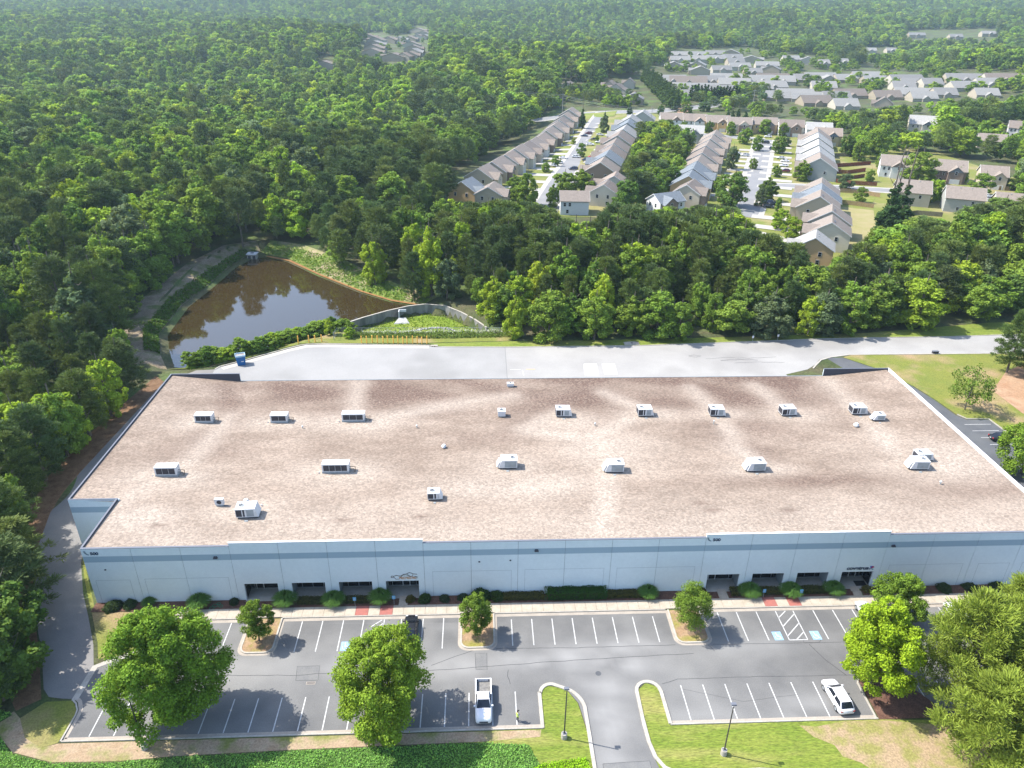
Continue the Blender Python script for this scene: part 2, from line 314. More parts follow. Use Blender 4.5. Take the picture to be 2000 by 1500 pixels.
flat('side_lawn', [(-53,78.9),(-59.8,90.2),(-57.2,85),(-54.6,80.6),(-52.4,77),(-49.6,72.2),(-48.4,69.6),(-46,69.8),(-39.8,72.7),(-39,75.3),(-41.6,77.5),(-53,77.7)], .012, M_LAWN2, kind='structure')
flat('corner_lawn', [(-47.5,57.6),(-47.2,61.4),(-48.0,62.7),(-48.6,63.3),(-51.6,63.2),(-53.4,61),(-51.5,58.4),(-49,57)], .012, M_LAWN2, kind='structure')
flat('front_soil', [(-47.5,57.5),(-49,57),(-51.5,58.4),(-53.4,61),(-54.6,62),(-56,60),(-51.9,56.6),(-47,55.2),(-40,55.1),(-34,55.5),(-20,55.9),(0,56.2),(6.4,56.6),(6.6,57.5)], .016, M_SOIL, kind='structure')
flat('verge_lawn', [(6.7,57.6),(6.8,62.9),(7.9,63.6),(10,63.1),(11.2,61),(11.8,57),(11.9,50),(12.1,38),(8,42),(6.5,52),(5.0,55.6),(-3,56.2),(-4,57.5)], .014, M_GRASS, kind='structure')
flat('front_lawn', [(18.5,58.5),(18.6,62.5),(19.9,63.7),(21.2,63.0),(21.5,57.6),(46,57.6),(60,57),(60,38),(20.4,38),(19.5,50),(18.7,54.5)], .014, M_GRASS, kind='structure')
flat('bare_lawn_patch', [(36.5,57.1),(38.5,56.9),(42,57.5),(47,57.4),(58,56),(58,44),(47,47),(43.5,49.8),(41.5,52.2),(39.8,53.0),(39.5,54.4),(37.5,55.6)], .020, pm('patchy_dry_lawn', (.34,.25,.15), (.24,.225,.07), .45, .95, fine=.3, fs=4, bump=.05, contrast=(.42,.6)), kind='structure')
flat('tree_island', [(46.2,57.6),(46.3,63.2),(47.6,64.6),(50.5,64),(53,61),(55,57.6)], .05, M_MULCH, kind='structure')
# kerbs and gutters
def arc(cx, cy, r, a0, a1, n=8): return [(cx+r*math.cos(math.radians(a0+(a1-a0)*i/n)), cy+r*math.sin(math.radians(a0+(a1-a0)*i/n))) for i in range(n+1)]
flat('gutter', [(-38.8,75.25),(90,75.25),(90,75.78),(-38.8,75.78)], .010, M_GUT, kind='structure')
for a, b in ((-38.8,-31.2),(-26.9,-3.05),(1.62,25.1),(29.9,90)):
    ribbon('kerb', [(a,75.86),(b,75.86)], .16, 0, M_KERB, height=.14, kind='structure')
ribbon('kerb', [(-47.15,57.72),(6.85,57.72)], .17, 0, M_KERB, height=.13, kind='structure')
ribbon('gutter', [(-47.0,58.02),(6.7,58.02)], .42, .014, M_GUT, kind='structure')
ribbon('kerb', [(21.6,57.7),(46.1,57.7)], .17, 0, M_KERB, height=.13, kind='structure')
ribbon('gutter', [(21.5,58.0),(46,58.0)], .42, .014, M_GUT, kind='structure')
ribbon('kerb', [(-47.25,57.72),(-47.2,61.2),(-47.35,61.9),(-47.9,62.8),(-48.6,63.4)], .17, 0, M_KERB, height=.13, kind='structure')
ribbon('gutter', [(-46.95,58.1),(-46.9,61.2),(-47.0,62.0),(-47.6,63.1),(-48.3,63.7)], .45, .014, M_GUT, kind='structure')
ribbon('drive_apron', [(-48.35,63.3),(-48.2,68.3),(-46,69.6),(-42,71.4)], .75, .028, M_KERB, kind='structure')
EL = [(6.75,57.7),(6.75,62.7)]+arc(8.2,62.5,1.35,175,80,6)+arc(8.4,59.9,3.6,60,8,7)+[(12.0,56.5),(12.05,50),(12.2,38)]
ribbon('kerb', EL, .42, 0, M_KERB, height=.12, kind='structure')
ER = [(21.6,57.8),(21.5,62.3)]+arc(20.0,62.4,1.45,5,175,9)+[(18.5,58.5),(18.6,55.5),(18.95,53.6),(19.7,52.3),(20.8,51.7),(22.5,51.4),(30,51.7),(34,51.3),(38,50.2),(42,48.3)]
ribbon('kerb', ER, .42, 0, M_KERB, height=.12, kind='structure')
flat('lower_pavement', [(21,51.2),(22.5,51.1),(30,51.4),(34,51),(38,49.9),(42,48),(42,38),(20.5,38),(19.9,50)], .022, M_SOIL, kind='structure')
for P in ([(45.9,57.8),(46.0,62.8),(46.9,64.3),(48.4,64.9)], [(98.9,130.7),(99.9,128.9),(104.4,128.7),(104.4,116)]):
    ribbon('kerb', P, .2, 0, M_KERB, height=.12, follow=0 if P[0][1] > 100 else None, kind='structure')
ribbon('kerb', [(-60.4,155),(-59.8,156.4),(-54.9,159.9),(-46.8,166.1),(-43.9,168),(-42.4,168.6),(-37.5,168.8),(-12.3,167.4),(-11.2,166.6)], .3, 0, M_KERB, height=.14, follow=0, kind='structure')
ribbon('gutter', [(-58.9,155.4),(-54.2,158.9),(-46.2,165.1),(-42.3,167.5),(-37.5,167.7),(-12.5,166.5)], 1.5, 0, pm('bright_gutter', (.46,.42,.37), (.52,.48,.42), .6), follow=.05, kind='structure')
ribbon('kerb', [(-11,166.6),(7.8,166.15),(39.5,166.45),(59.1,167.85),(86.1,169.85),(99.6,170.35),(120,170.75),(136.9,171.75),(220,174.1)], .22, 0, M_KERB, height=.13, follow=0, kind='structure')
ribbon('kerb', [(77.5,153.0),(79.3,155.2),(81.2,157.4),(84.3,158.95),(89.7,160.25),(129.4,160.35),(220,160.9)], .35, 0, M_KERB, height=.13, follow=0, kind='structure')
# sidewalk, slab by slab (joints recessed)
side = tag(bpy.data.objects.new('sidewalk', None), kind='structure'); COL.objects.link(side)
slabme = MB().box(-.715,-.86,-.1,.715,.86,.13).me('slab'); slabr = MB().box(-.85,-.86,-.1,.85,.86,.134).me('red_slab')
reds = [-16.4, -13.1, 40.0, 43.4]
def cut(a, b):   # slabs between a and b
    n = max(1, round((b-a)/1.46)); s_ = (b-a)/n
    for i in range(n):
        o = link('slab', slabme, side, M_CONC); o.location = (a+s_*(i+.5), 76.83, 0); o.scale = ((s_-.03)/1.43, 1, 1)
x0 = -41.5
for r_ in reds: cut(x0, r_-.87); o = link('slab', slabr, side, M_RED); o['label'] = 'red warning slab of the walk'; o.location = (r_, 76.83, 0); x0 = r_+.87
cut(x0, 88)
for xa, xb, xc, xd in ((-11.55,-10.35,-11.5,-10.3),(33.25,34.5,33.2,34.5),(52.4,53.65,52.6,53.8)):
    for k in range(2):
        y0, y1 = 77.72+k*.92, 78.61+k*.92
        MB().hexa([(xa,y0,-.05),(xb,y0,-.05),(xd,y1,-.05),(xc,y1,-.05)], [(xa,y0,.12),(xb,y0,.12),(xd,y1,.12),(xc,y1,.12)]).build('slab', M_CONC, side)
# planting bed
flat('planting_bed', [(-53,77.72),(-11.6,77.72),(-11.6,79.5),(-53,79.5)], .05, M_MULCH, kind='structure')
flat('planting_bed', [(-10.3,77.72),(33.2,77.72),(33.2,79.5),(-10.3,79.5)], .05, M_MULCH, kind='structure')
flat('planting_bed', [(34.6,77.72),(52.5,77.72),(52.5,79.5),(34.6,79.5)], .05, M_MULCH, kind='structure')
flat('planting_bed', [(53.9,77.72),(88,77.72),(88,79.5),(53.9,79.5)], .05, M_MULCH, kind='structure')
# planted islands between the bays
for x0_, x1_ in ((-31.1,-26.8),(-2.95,1.6),(25.3,29.8)):
    r_ = 1.0; O = [(x0_+.12,75.8)]+arc(x0_+.12+r_, 69.9+r_, r_, 180, 270, 5)+arc(x1_-.12-r_, 69.9+r_, r_, 270, 360, 5)+[(x1_-.12,75.8)]
    flat('gutter', [(x0_-.3,75.3)]+arc(x0_-.3+1.3, 69.45+1.3, 1.3, 180, 270, 5)+arc(x1_+.3-1.3, 69.45+1.3, 1.3, 270, 360, 5)+[(x1_+.3,75.3)], .016, M_GUT, kind='structure')
    ribbon('kerb', O, .22, 0, M_KERB, height=.14, kind='structure')
    q = [(a+(.1 if a < (x0_+x1_)/2 else -.1), b+.1 if b < 75 else 75.7) for a, b in O]
    flat('island_soil', q, .10, pm('island_straw', (.30,.19,.11), (.36,.25,.15), .8, .95, c3=(.24,.22,.05), s3=.45, fine=.25, fs=5), kind='structure')
# painted bay lines, one by one
def stripe(xa, ya, xb, yb, wd=.13, parent=lot, z=.016, mat=M_PAINT):
    a, b = Vector((xa, ya)), Vector((xb, yb)); t = (b-a).normalized(); n_ = Vector((-t.y, t.x))*wd/2
    return MB().add([(a.x-n_.x,a.y-n_.y,z),(b.x-n_.x,b.y-n_.y,z),(b.x+n_.x,b.y+n_.y,z),(a.x+n_.x,a.y+n_.y,z)], [(0,3,2,1)]).build('painted_line', mat, parent)
for x in (-44.4,-41.7): stripe(x,58.3,x,62.9)
for x in (-36.3,-33.45,-24.1,-21.4,-18.65,-15.95,-13.2,-10.9,-8.0,-5.25): stripe(x,69.9,x,75.2)
for i in range(14): stripe(-32.3+2.78*i,58.25,-32.3+2.78*i,62.9)
for i in range(8): stripe(3.86+2.743*i,70.1,3.86+2.743*i,74.7)
for x in (32.1,34.75,37.5,40.2,42.65,45.45,48.2,50.95,53.7,61.2,63.2,66,68.8,71.6,74.3,77,79.8): stripe(x,69.95,x,75.15)
for i in range(7): stripe(24.1+2.743*i,58.2,24.1+2.743*i,63.2)
for i in range(8): stripe(50.5+2.743*i,58.2,50.5+2.743*i,63.2)
stripe(40.2,69.95,42.65,69.95)
for a in ((40.2,73.9,41.6,75.15),(40.2,72.3,42.65,74.6),(40.2,70.6,42.65,72.9),(41.2,70.0,42.65,71.3)): stripe(*a)
for a in ((-14.9,73.9,-13.5,75.15),(-15.9,72.0,-13.2,74.6)): stripe(*a)
for y in (126.5,123.8,121,118.2): stripe(97.9, y, 103.4, y, parent=rdrive, z=tz(98, y)+.045)
def disabled_bay(x, y):
    s_ = flat('bay_symbol', [(x-.6,y-.75),(x+.6,y-.75),(x+.6,y+.75),(x-.6,y+.75)], .016, M_BLUEP, lot)
    mb = MB(); z = .020
    def bar(a, b, wd):
        a, b = Vector(a), Vector(b); t = (b-a).normalized(); n_ = Vector((-t.y, t.x))*wd/2; k = len(mb.v)
        mb.add([(x+q.x, y+q.y, z) for q in (a-n_, b-n_, b+n_, a+n_)], [(0,3,2,1)])
    for i in range(12):
        t0, t1 = math.radians(150+i*20), math.radians(170+i*20); bar((.33*math.cos(t0)-.03,.33*math.sin(t0)-.22), (.33*math.cos(t1)-.03,.33*math.sin(t1)-.22), .09); z += .0002
    for a, b in (((-.08,.38),(-.05,-.1)), ((-.05,.12),(.2,.12)), ((-.05,-.1),(.22,-.12)), ((.22,-.12),(.33,-.45)), ((.33,-.45),(.45,-.42))): bar(a, b, .1); z += .0002
    c = [(x-.09+.1*math.cos(k*math.pi/4), y+.5+.1*math.sin(k*math.pi/4), z) for k in range(8)]; mb.add(c, [tuple(range(8))])
    mb.build('wheelchair_mark', M_PAINT, s_)
for x, y in ((38.9,70.7),(44.0,70.65),(-17.7,70.7)): disabled_bay(x, y)
# cracks, patches and covers in the asphalt
def crack(pts, wd=.07, parent=lot, z=.012, jit=.05):
    P = []
    for (a, b), (c, d) in zip(pts[:-1], pts[1:]):
        n_ = max(2, int(math.hypot(c-a, d-b)/1.1))
        for i in range(n_): P.append((a+(c-a)*i/n_+random.uniform(-jit,jit), b+(d-b)*i/n_+random.uniform(-jit,jit)))
    P.append(pts[-1]); return ribbon('asphalt_crack', P, wd, z, M_CRACK, parent)
crack([(-36,66.6),(-23,66.2),(-16,66.6)]); crack([(-8,66.3),(0,66.8),(8,67.3),(22,67.9),(27,68.1)]); crack([(1.7,69.7),(12,69.5),(25,69.6)]); crack([(29.9,69.5),(40,69.4),(54,69.3)])
crack([(21.8,63.4),(24,64.1),(34,64.2),(50,64.0)]); crack([(42.5,69.2),(43.6,66.4),(45.2,64.0)], .1); crack([(3.1,66.2),(3.0,65.2),(3.3,64.0)]); crack([(41.9,70.3),(42.0,69.4),(44.0,69.4),(44.4,69.9)], .07); crack([(29.2,69.6),(29.8,68.4)])
crack([(-.9,69.6),(-3.5,68.6),(-6.5,67.2)]); crack([(24,62.7),(31,60.6),(38,61.4)], .04)
for q in ([(-22.9,65.4),(-20.2,65.4),(-20.4,67.6),(-23.2,67.6)], [(-.9,66.4),(.5,66.3),(.5,69.0),(-1.0,69.0)], [(-34.8,65.3),(-33,65.3),(-32.9,66.5),(-34.9,66.5)], [(13,53.0),(18.2,53.2),(18.5,46),(12.8,46)]):
    flat('asphalt_patch', q, .010, pm('patch', (.165,.165,.165), (.20,.198,.19), .7, fine=.12, fs=7), lot)
    crack(q+[q[0]], .05, z=.0125, jit=.02)
MB().cyl((14.3,65.3,.0),(14.3,65.3,.015),.36,n=20).build('manhole_cover', M_ASPHD, lot)
t = thing('storm_drain', 'rectangular iron storm drain grate below the asphalt patch in the car park', 'drain', (-21,64.95,0))
MB().box(-.55,-.22,0,.55,.22,.02).build('frame', M_GUT, t)
for i in range(7): MB().box(-.46+i*.14,-.17,.02,-.39+i*.14,.17,.032).build('bar', M_DARK, t)
crack([(57,157.5),(62,158.2),(66,157.6)], .16, court2, -1.155, .25); crack([(54,158.6),(58,159.3),(64,158.8),(71,159.4)], .09, court2, -1.153, .25); crack([(60,156.3),(66,156.7),(72,156.4)], .09, court2, -1.152, .2)
crack([(50,160.2),(51.5,160.9),(53,160.2),(51.5,159.6),(50,160.2)], .1, court2, -1.151, .1)
ribbon('paving_joint', [(6.05,166),(5.95,131)], .12, -1.155, pm('joint', (.2,.2,.2)), court2)
for q in ([(24.2,156.4),(27.2,156.4),(26.9,150.6),(23.6,150.6)], [(28.5,156.4),(31.4,156.4),(31.2,150.6),(28.3,150.6)]):
    flat('pale_pad', q, -1.16, M_COPW if q[0][0] < 25 else pm('pad', (.42,.42,.40)), court2)
for i in range(8): stripe(28.6, 155.9-i*.65, 31.2, 155.9-i*.65, .18, court2, -1.15, M_COPW)
for a in ((28.45,156.3,28.3,150.7),(31.4,156.3,31.2,150.7),(28.45,156.3,31.4,156.3),(6.8,153.6,9.3,153.6),(9.6,153.4,9.8,150.5)): stripe(*a, .14, court2, -1.149, M_PAINT)
stripe(10.5,153.7,12.6,153.7,.12,court2,-1.149,M_YELLOW)
# ------------------------------------------------------------------ warehouse
def wall_mat():
    M = pm('tilt_wall_paint', (.67,.755,.79), (.71,.79,.82), .35, .7, fine=.03, fs=2)
    nt = M.node_tree; L = nt.links.new; B = nt.nodes['Principled BSDF']; src = B.inputs['Base Color'].links[0].from_socket
    g = node(nt, 'ShaderNodeNewGeometry'); s = node(nt, 'ShaderNodeSeparateXYZ'); L(g.outputs['Position'], s.inputs[0])
    a = node(nt, 'ShaderNodeMath', operation='COMPARE', inp={1: 7.63, 2: .5}); L(s.outputs['Z'], a.inputs[0])
    x = node(nt, 'ShaderNodeMix', data_type='RGBA', inp={7: (.27,.355,.415,1)}); L(a.outputs[0], x.inputs[0]); L(src, x.inputs[6]); L(x.outputs[2], B.inputs['Base Color'])
    return M
M_WALL = wall_mat(); M_REV = pm('reveal_line', (.27,.34,.38)); M_JOINT = pm('joint_sealant', (.13,.16,.18))
WY, X0, PW = 79.46, -52.88, 6.42
J = [X0+PW*i for i in range(22)]; XL, XR, YB, YN = -59.7, J[21]+.1, 131.3, 90.5
wh = thing('warehouse', 'long pale blue warehouse with a flat gravel roof and a grey band round the parapet', 'warehouse', (0, 0, 0))
def ztop(i): return 9.95 if (3 <= i <= 6 or 13 <= i <= 16) else 9.42
for i in range(21):
    a, b, zt = J[i]+.02, J[i+1]-.02, ztop(i); mb = MB()
    if 3 <= i <= 6 or 13 <= i <= 16:
        o0 = J[i]+1.04; o1 = o0+4.54
        mb.box(a,WY,0,o0,WY+.2,zt).box(o1,WY,0,b,WY+.2,zt).box(o0,WY,2.9,o1,WY+.2,zt)
    else: mb.box(a,WY,0,b,WY+.2,zt)
    p = mb.build('wall_panel', M_WALL, wh)
    MB().box(a-.02,WY-.04,zt,b+.02,WY+.26,zt+.06).build('coping', M_COPW if zt > 9.5 else M_COPD, p)
    if i: MB().box(J[i]-.06,WY+.05,0,J[i]+.06,WY+.3,min(zt, ztop(i-1))-.02).build('joint', M_JOINT, wh)
for i in (3,7,13,17): pass
def reveal(a, b, zt, zb=0., nm='reveal'):
    y0, y1 = WY-.006, WY+.002
    MB().box(a-.03,y0,zb,a,y1,zt).box(b,y0,zb,b+.03,y1,zt).box(a-.03,y0,zt,b+.03,y1,zt+.03).build(nm, M_REV, wh)
reveal(-52.1,-47.6,4.0); reveal(-45.6,-34.5,4.1); reveal(-6.8,4.0,4.4); reveal(5.9,16.85,4.45); reveal(18.7,29.6,4.4); reveal(57.45,68.1,3.98); reveal(70.4,74.9,3.95); reveal(76.8,81.3,3.95)
# entrances and shopfronts, recessed 2.2 m
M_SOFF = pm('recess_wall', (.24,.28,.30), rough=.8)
M_PORCH = pm('porch_concrete', (.36,.34,.29), (.42,.40,.35), 1.2, .85, fine=.08)
def shopfront(i, door=None, side=None):
    a = J[i]+1.04; b = a+4.54; yg = WY+2.2
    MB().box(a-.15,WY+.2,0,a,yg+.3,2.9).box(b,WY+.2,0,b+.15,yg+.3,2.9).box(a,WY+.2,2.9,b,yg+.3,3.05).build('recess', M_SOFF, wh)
    MB().box(a-.05,WY-.35,-.05,b+.05,yg+.1,.10).build('porch_slab', M_PORCH, wh)
    if door is None: cols = [a, a+.78, a+2.27, a+3.76, b]
    else: cols = [a, a+.6, door-.5, door+.5] + ([b-.6, b] if b-door > 1.4 else [b])
    cols = [c for c in cols if a <= c <= b]
    fr = MB()
    for c in cols: fr.box(max(a,c-.035),yg-.05,.1,min(b,c+.035),yg+.05,2.9)
    fr.box(a,yg-.04,2.82,b,yg+.04,2.895).box(a,yg-.04,2.02,b,yg+.04,2.08).box(a,yg-.04,.1,b,yg+.04,.2)
    f = fr.build('shopfront_frame', M_ALU, wh)
    for c0, c1 in zip(cols[:-1], cols[1:]):
        if c1-c0 < .1: continue
        d = door is not None and abs((c0+c1)/2-door) < .1
        MB().box(c0+.035,yg-.012,.2,c1-.035,yg+.012,2.02).build('glass_door' if d else 'pane', M_GLASS, f)
        if d:
            MB().box(c0-.03,yg-.09,.1,c0+.05,yg-.051,2.89).box(c1-.05,yg-.09,.1,c1+.03,yg-.051,2.89).build('door_frame', M_COPW, f)
            MB().box(c1-.2,yg-.12,.9,c1-.15,yg-.03,1.3).build('handle', M_ALU, f)
        MB().box(c0+.035,yg-.012,2.08,c1-.035,yg+.012,2.82).build('pane', M_GLASS, f)
    if side:
        xs = a+.03 if side < 0 else b-.03
        g = MB().box(xs-.02,WY+.3,.12,xs+.02,yg-.1,2.85).build('pane', M_GLASS, wh)
        MB().box(xs-.03,WY+.3,2.0,xs+.03,yg-.1,2.06).box(xs-.03,WY+.22,.1,xs+.03,WY+.3,2.88).build('side_frame', M_ALU, wh)
shopfront(3, J[3]+2.4, -1); shopfront(4); shopfront(5); shopfront(6, J[6]+3.6); shopfront(13, J[13]+2.5); shopfront(14); shopfront(15); shopfront(16, J[16]+3.9, 1)
tag(MB().box(53.6,WY+.15,.105,55.2,WY+1.2,.13).build('door_mat', M_BLACK), 'black mat at the entrance below the navy lettering', 'mat')
# remaining walls
MB().box(XL,YN,-.2,X0+.4,YN+.2,9.42).build('notch_wall', M_WALL, wh)
MB().box(X0,WY+.2,-.2,X0+.2,YN,9.42).build('side_wall', M_WALL, wh)
MB().box(XL,YN+.2,-1.3,XL+.2,YB,9.42).build('side_wall', M_WALL, wh)
MB().box(XR-.2,WY+.2,-1.3,XR,YB,9.42).build('side_wall', M_WALL, wh)
MB().box(XL+.2,YB-.2,-1.4,-46.6,YB,9.42).box(68.7,YB-.2,-1.4,XR-.2,YB,9.42).box(-46.6,YB-.2,-1.4,68.7,YB,7.75).build('rear_wall', M_WALL, wh)
cp = MB(); h0, h1 = 9.42, 9.49
cp.box(XL-.02,YN-.02,h0,X0+.22,YN+.2,h1).box(X0-.02,WY+.27,h0,X0+.22,YN-.025,h1).box(XL-.02,YN+.205,h0,XL+.2,YB+.02,h1).box(XL+.205,YB-.2,h0,-46.55,YB+.02,h1)
cp.build('coping', M_COPD, wh); MB().box(68.65,YB-.2,h0,XR-.205,YB+.02,h1).build('coping', M_COPD, wh)
MB().box(XR-.2,WY+.27,h0,XR+.02,YB+.02,h1).build('coping', M_COPW, wh)
MB().box(XL+.2,YB-.23,7.6,-46.6,YB-.2,9.415).box(68.7,YB-.23,7.6,XR-.2,YB-.2,9.415).box(XL+.2,YN+.2,8.9,XL+.23,YB-.23,9.415).box(X0+.2,WY+.25,8.9,X0+.23,YN+.2,9.415).box(XL+.23,YN+.2,8.9,X0+.2,YN+.23,9.415).build('parapet_shade_panel', pm('parapet_shade', (.07,.07,.085)), wh)  # dark panels on the inner parapet faces, their shade put into the colour
# roof: gravel, falling to the rear eave
def zroof(x, y):
    s = np.clip((y-WY)/(YB-WY), 0, 1); return 9.24-1.40*s**1.2*np.clip((x-XL)/13., 0, 1)*np.clip((XR-x)/14., 0, 1)
M_ROOF = pm('roof_gravel', (.305,.240,.188), (.225,.170,.130), .16, .95, fine=.2, fs=3.2, bump=.05, contrast=(.38,.62), stretch=(.55,1.3,1))
nt = M_ROOF.node_tree; L_ = nt.links.new; B = nt.nodes['Principled BSDF']; src = B.inputs['Base Color'].links[0].from_socket
for nm, col in (('pale', (.335,.285,.235,1)), ('rust', (.092,.056,.042,1))):
    a = node(nt, 'ShaderNodeAttribute', attribute_name=nm); x = node(nt, 'ShaderNodeMix', data_type='RGBA', inp={7: col})
    g = node(nt, 'ShaderNodeNewGeometry'); n = node(nt, 'ShaderNodeTexNoise', inp={'Scale': 2.6, 'Detail': 4, 'Roughness': .8}); L_(g.outputs['Position'], n.inputs[0])
    r = node(nt, 'ShaderNodeMapRange', inp={1: .36, 2: .62}); L_(n.outputs[0], r.inputs[0]); q = node(nt, 'ShaderNodeMath', operation='MULTIPLY_ADD', inp={1: .9, 2: .28}); L_(r.outputs[0], q.inputs[0])
    k = node(nt, 'ShaderNodeMath', operation='MULTIPLY', use_clamp=True); L_(a.outputs['Fac'], k.inputs[0]); L_(q.outputs[0], k.inputs[1])
    L_(k.outputs[0], x.inputs[0]); L_(src, x.inputs[6]); src = x.outputs[2]
# scattered pale and brown stones
v = node(nt, 'ShaderNodeTexVoronoi', inp={'Scale': 3.6}); g = node(nt, 'ShaderNodeNewGeometry'); L_(g.outputs['Position'], v.inputs[0])
sp = node(nt, 'ShaderNodeSeparateColor'); L_(v.outputs['Color'], sp.inputs[0]); r = node(nt, 'ShaderNodeMapRange', inp={3: .80, 4: 1.22}); L_(sp.outputs[0], r.inputs[0])
x = node(nt, 'ShaderNodeVectorMath', operation='SCALE'); L_(src, x.inputs[0]); L_(r.outputs[0], x.inputs['Scale']); L_(x.outputs[0], B.inputs['Base Color'])
rx = np.arange(XL+.2, XR-.15, .5); ry = np.arange(WY+.2, YB+.01, .5); RX, RY = np.meshgrid(rx, ry); RZ = zroof(RX, RY)
RX2 = np.where((RY < YN+.1) & (RX < X0+.1), X0+.1, RX)
me = gridmesh('roof', RX2, RY, RZ)
def blob(px, py, rx_, ry_):
    x, y = ground(px, py, 8.8); return np.exp(-(((RX-x)/rx_)**2+((RY-y)/ry_)**2))
def streak(pts, w_):
    P = [ground(a, b, 8.8) for a, b in pts]; d = distpoly(RX, RY, P, closed=False); return np.exp(-(d/w_)**2)
wob = .5+.5*np.sin(RX/5.3+2*np.sin(RY/4.1))*np.sin(RY/3.7+1.5*np.sin(RX/7.)); rn = rng.random(RX.shape)
pale = np.zeros(RX.shape)
for s_ in ([(447,810),(372,900),(210,1000)], [(702,735),(690,800)], [(1180,760),(1265,800),(1160,850),(1190,910),(1175,1040)], [(1350,750),(1400,800),(1440,870),(1480,905)], [(1475,745),(1540,800)], [(1620,740),(1680,800),(1760,900)], [(1000,765),(850,790),(700,820)], [(1100,800),(1020,835),(1120,850)]):
    pale = np.maximum(pale, streak(s_, 2.6)*.85)
for b_ in ((1190,880,8,7),(1850,910,12,7),(545,820,8,3),(690,820,9,4),(400,820,6,3),(330,935,7,4),(660,925,8,4),(1265,805,7,3),(1400,805,7,3),(1545,805,6,3),(1100,820,8,4),(990,915,7,4),(250,1020,10,4),(480,1010,8,4),(1480,920,6,3),(1000,950,14,5)):
    pale = np.maximum(pale, blob(*b_)*.9)
front = sstep((98-RY)/20.); pale = np.maximum(pale, front*.62)
rust = np.zeros(RX.shape)
back = sstep((RY-112)/12.)*sstep((RX+47)/12)*sstep((72-RX)/14); rust = back*(.55+.85*wob)
for b_ in ((470,750,8,3),(640,760,14,5),(1050,790,10,7),(1180,780,8,8),(1330,770,9,6),(1450,830,9,5),(1580,770,9,7),(720,790,20,3),(1600,940,16,2.2),(1900,960,9,2.5),(960,850,7,2.5),(390,880,7,3)):
    rust = np.maximum(rust, blob(*b_)*.75)
for s_ in ([(440,745),(455,800),(390,870)], [(1290,750),(1420,850),(1480,880)], [(1080,740),(1040,800),(985,850)]): rust = np.maximum(rust, streak(s_, 3)*.8)
for px_, py_ in ((310,1030),(670,1020),(1368,985),(1540,1000),(1390,1000),(820,1012)): rust = np.maximum(rust, blob(px_,py_,1.3,.5)*.8)
rust = np.clip(rust*(1-.85*pale*(RY > 100)), 0, 1)*np.clip(.6+.6*wob, 0, 1); pale = np.clip(pale*(.7+.5*wob), 0, 1)
for nm, A in (('pale', pale), ('rust', rust)):
    at = me.attributes.new(nm, 'FLOAT', 'POINT'); at.data.foreach_set('value', A.ravel().astype(np.float32))
link('roof', me, wh, M_ROOF)
MB().box(-46.6,YB,7.6,68.7,YB+.12,7.86).build('rear_gutter', M_GREYM, wh)
# lettering and wall fittings
def text(body, size, loc, mat, bold=.0, parent=None, name='lettering', sx=1., sp=1., rx=90):
    c = bpy.data.curves.new(name, 'FONT'); c.body = body; c.size = size; c.extrude = .03; c.offset = bold; c.space_character = sp; c.shear = .12 if sx > 1.2 else 0
    o = bpy.data.objects.new(name, c); COL.objects.link(o); o.location = loc; o.rotation_euler = (math.radians(rx), 0, 0); o.scale = (sx, 1, 1); c.materials.append(mat)
    bpy.context.view_layer.update(); me = bpy.data.meshes.new_from_object(o.evaluated_get(bpy.context.evaluated_depsgraph_get())); me.name = name; q = bpy.data.objects.new(name, me); COL.objects.link(q); q.location = loc; q.rotation_euler = o.rotation_euler; q.scale = o.scale; bpy.data.objects.remove(o); o = q
    if parent: o.parent = parent
    return o
M_NAVY = pm('navy_sign_paint', (.01,.03,.08), rough=.4)
def bands(name, pts_w, mat, parent, y=WY-.03):
    """flat raised stroke on the wall: list of (x, z) points, width"""
    pts, wd = pts_w; mb = MB()
    for (a, b), (c, d) in zip(pts[:-1], pts[1:]):
        t = Vector((c-a, d-b)).normalized(); n_ = Vector((-t.y, t.x))*wd/2; e = t*wd*.3
        q = [(a-e.x-n_.x,b-e.y-n_.y),(c+e.x-n_.x,d+e.y-n_.y),(c+e.x+n_.x,d+e.y+n_.y),(a-e.x+n_.x,b-e.y+n_.y)]
        mb.add([(u,y,v_) for u,v_ in q]+[(u,WY-.001,v_) for u,v_ in q], [(0,1,2,3),(0,4,5,1),(1,5,6,2),(2,6,7,3),(3,7,4,0)])
    return mb.build(name, mat, parent)
M_SWOOSH = pm('grey_blue_emblem', (.20,.27,.32))
for k, (bx, bz, lb) in enumerate(((-51.75, 8.42, 'navy 500 with a grey swoosh high on the left corner of the warehouse wall'), (31.5, 8.86, 'navy 500 with a grey swoosh on the raised parapet right of the middle'))):
    t = thing('building_number', lb, 'number sign', (0,0,0), group='500 signs on the parapet')
    text('500', .62, (bx, WY-.015, bz), M_NAVY, .02, t, sx=1.15)
    for d, w_ in ((0,.09),(.13,.08)):
        bands('emblem', ([(bx-.75+d,bz+.62),(bx-.70+d,bz+.36),(bx-.52+d,bz+.1),(bx-.22,bz-.02+d*.6)], w_), M_SWOOSH, t)
t = thing('company_sign', 'navy covetrus lettering with a red, blue and teal fan emblem above the right entrance', 'sign', (0,0,0))
text('covetrus', .80, (51.35, WY-.015, 3.30), M_NAVY, .024, t, sx=1.22, sp=.92)
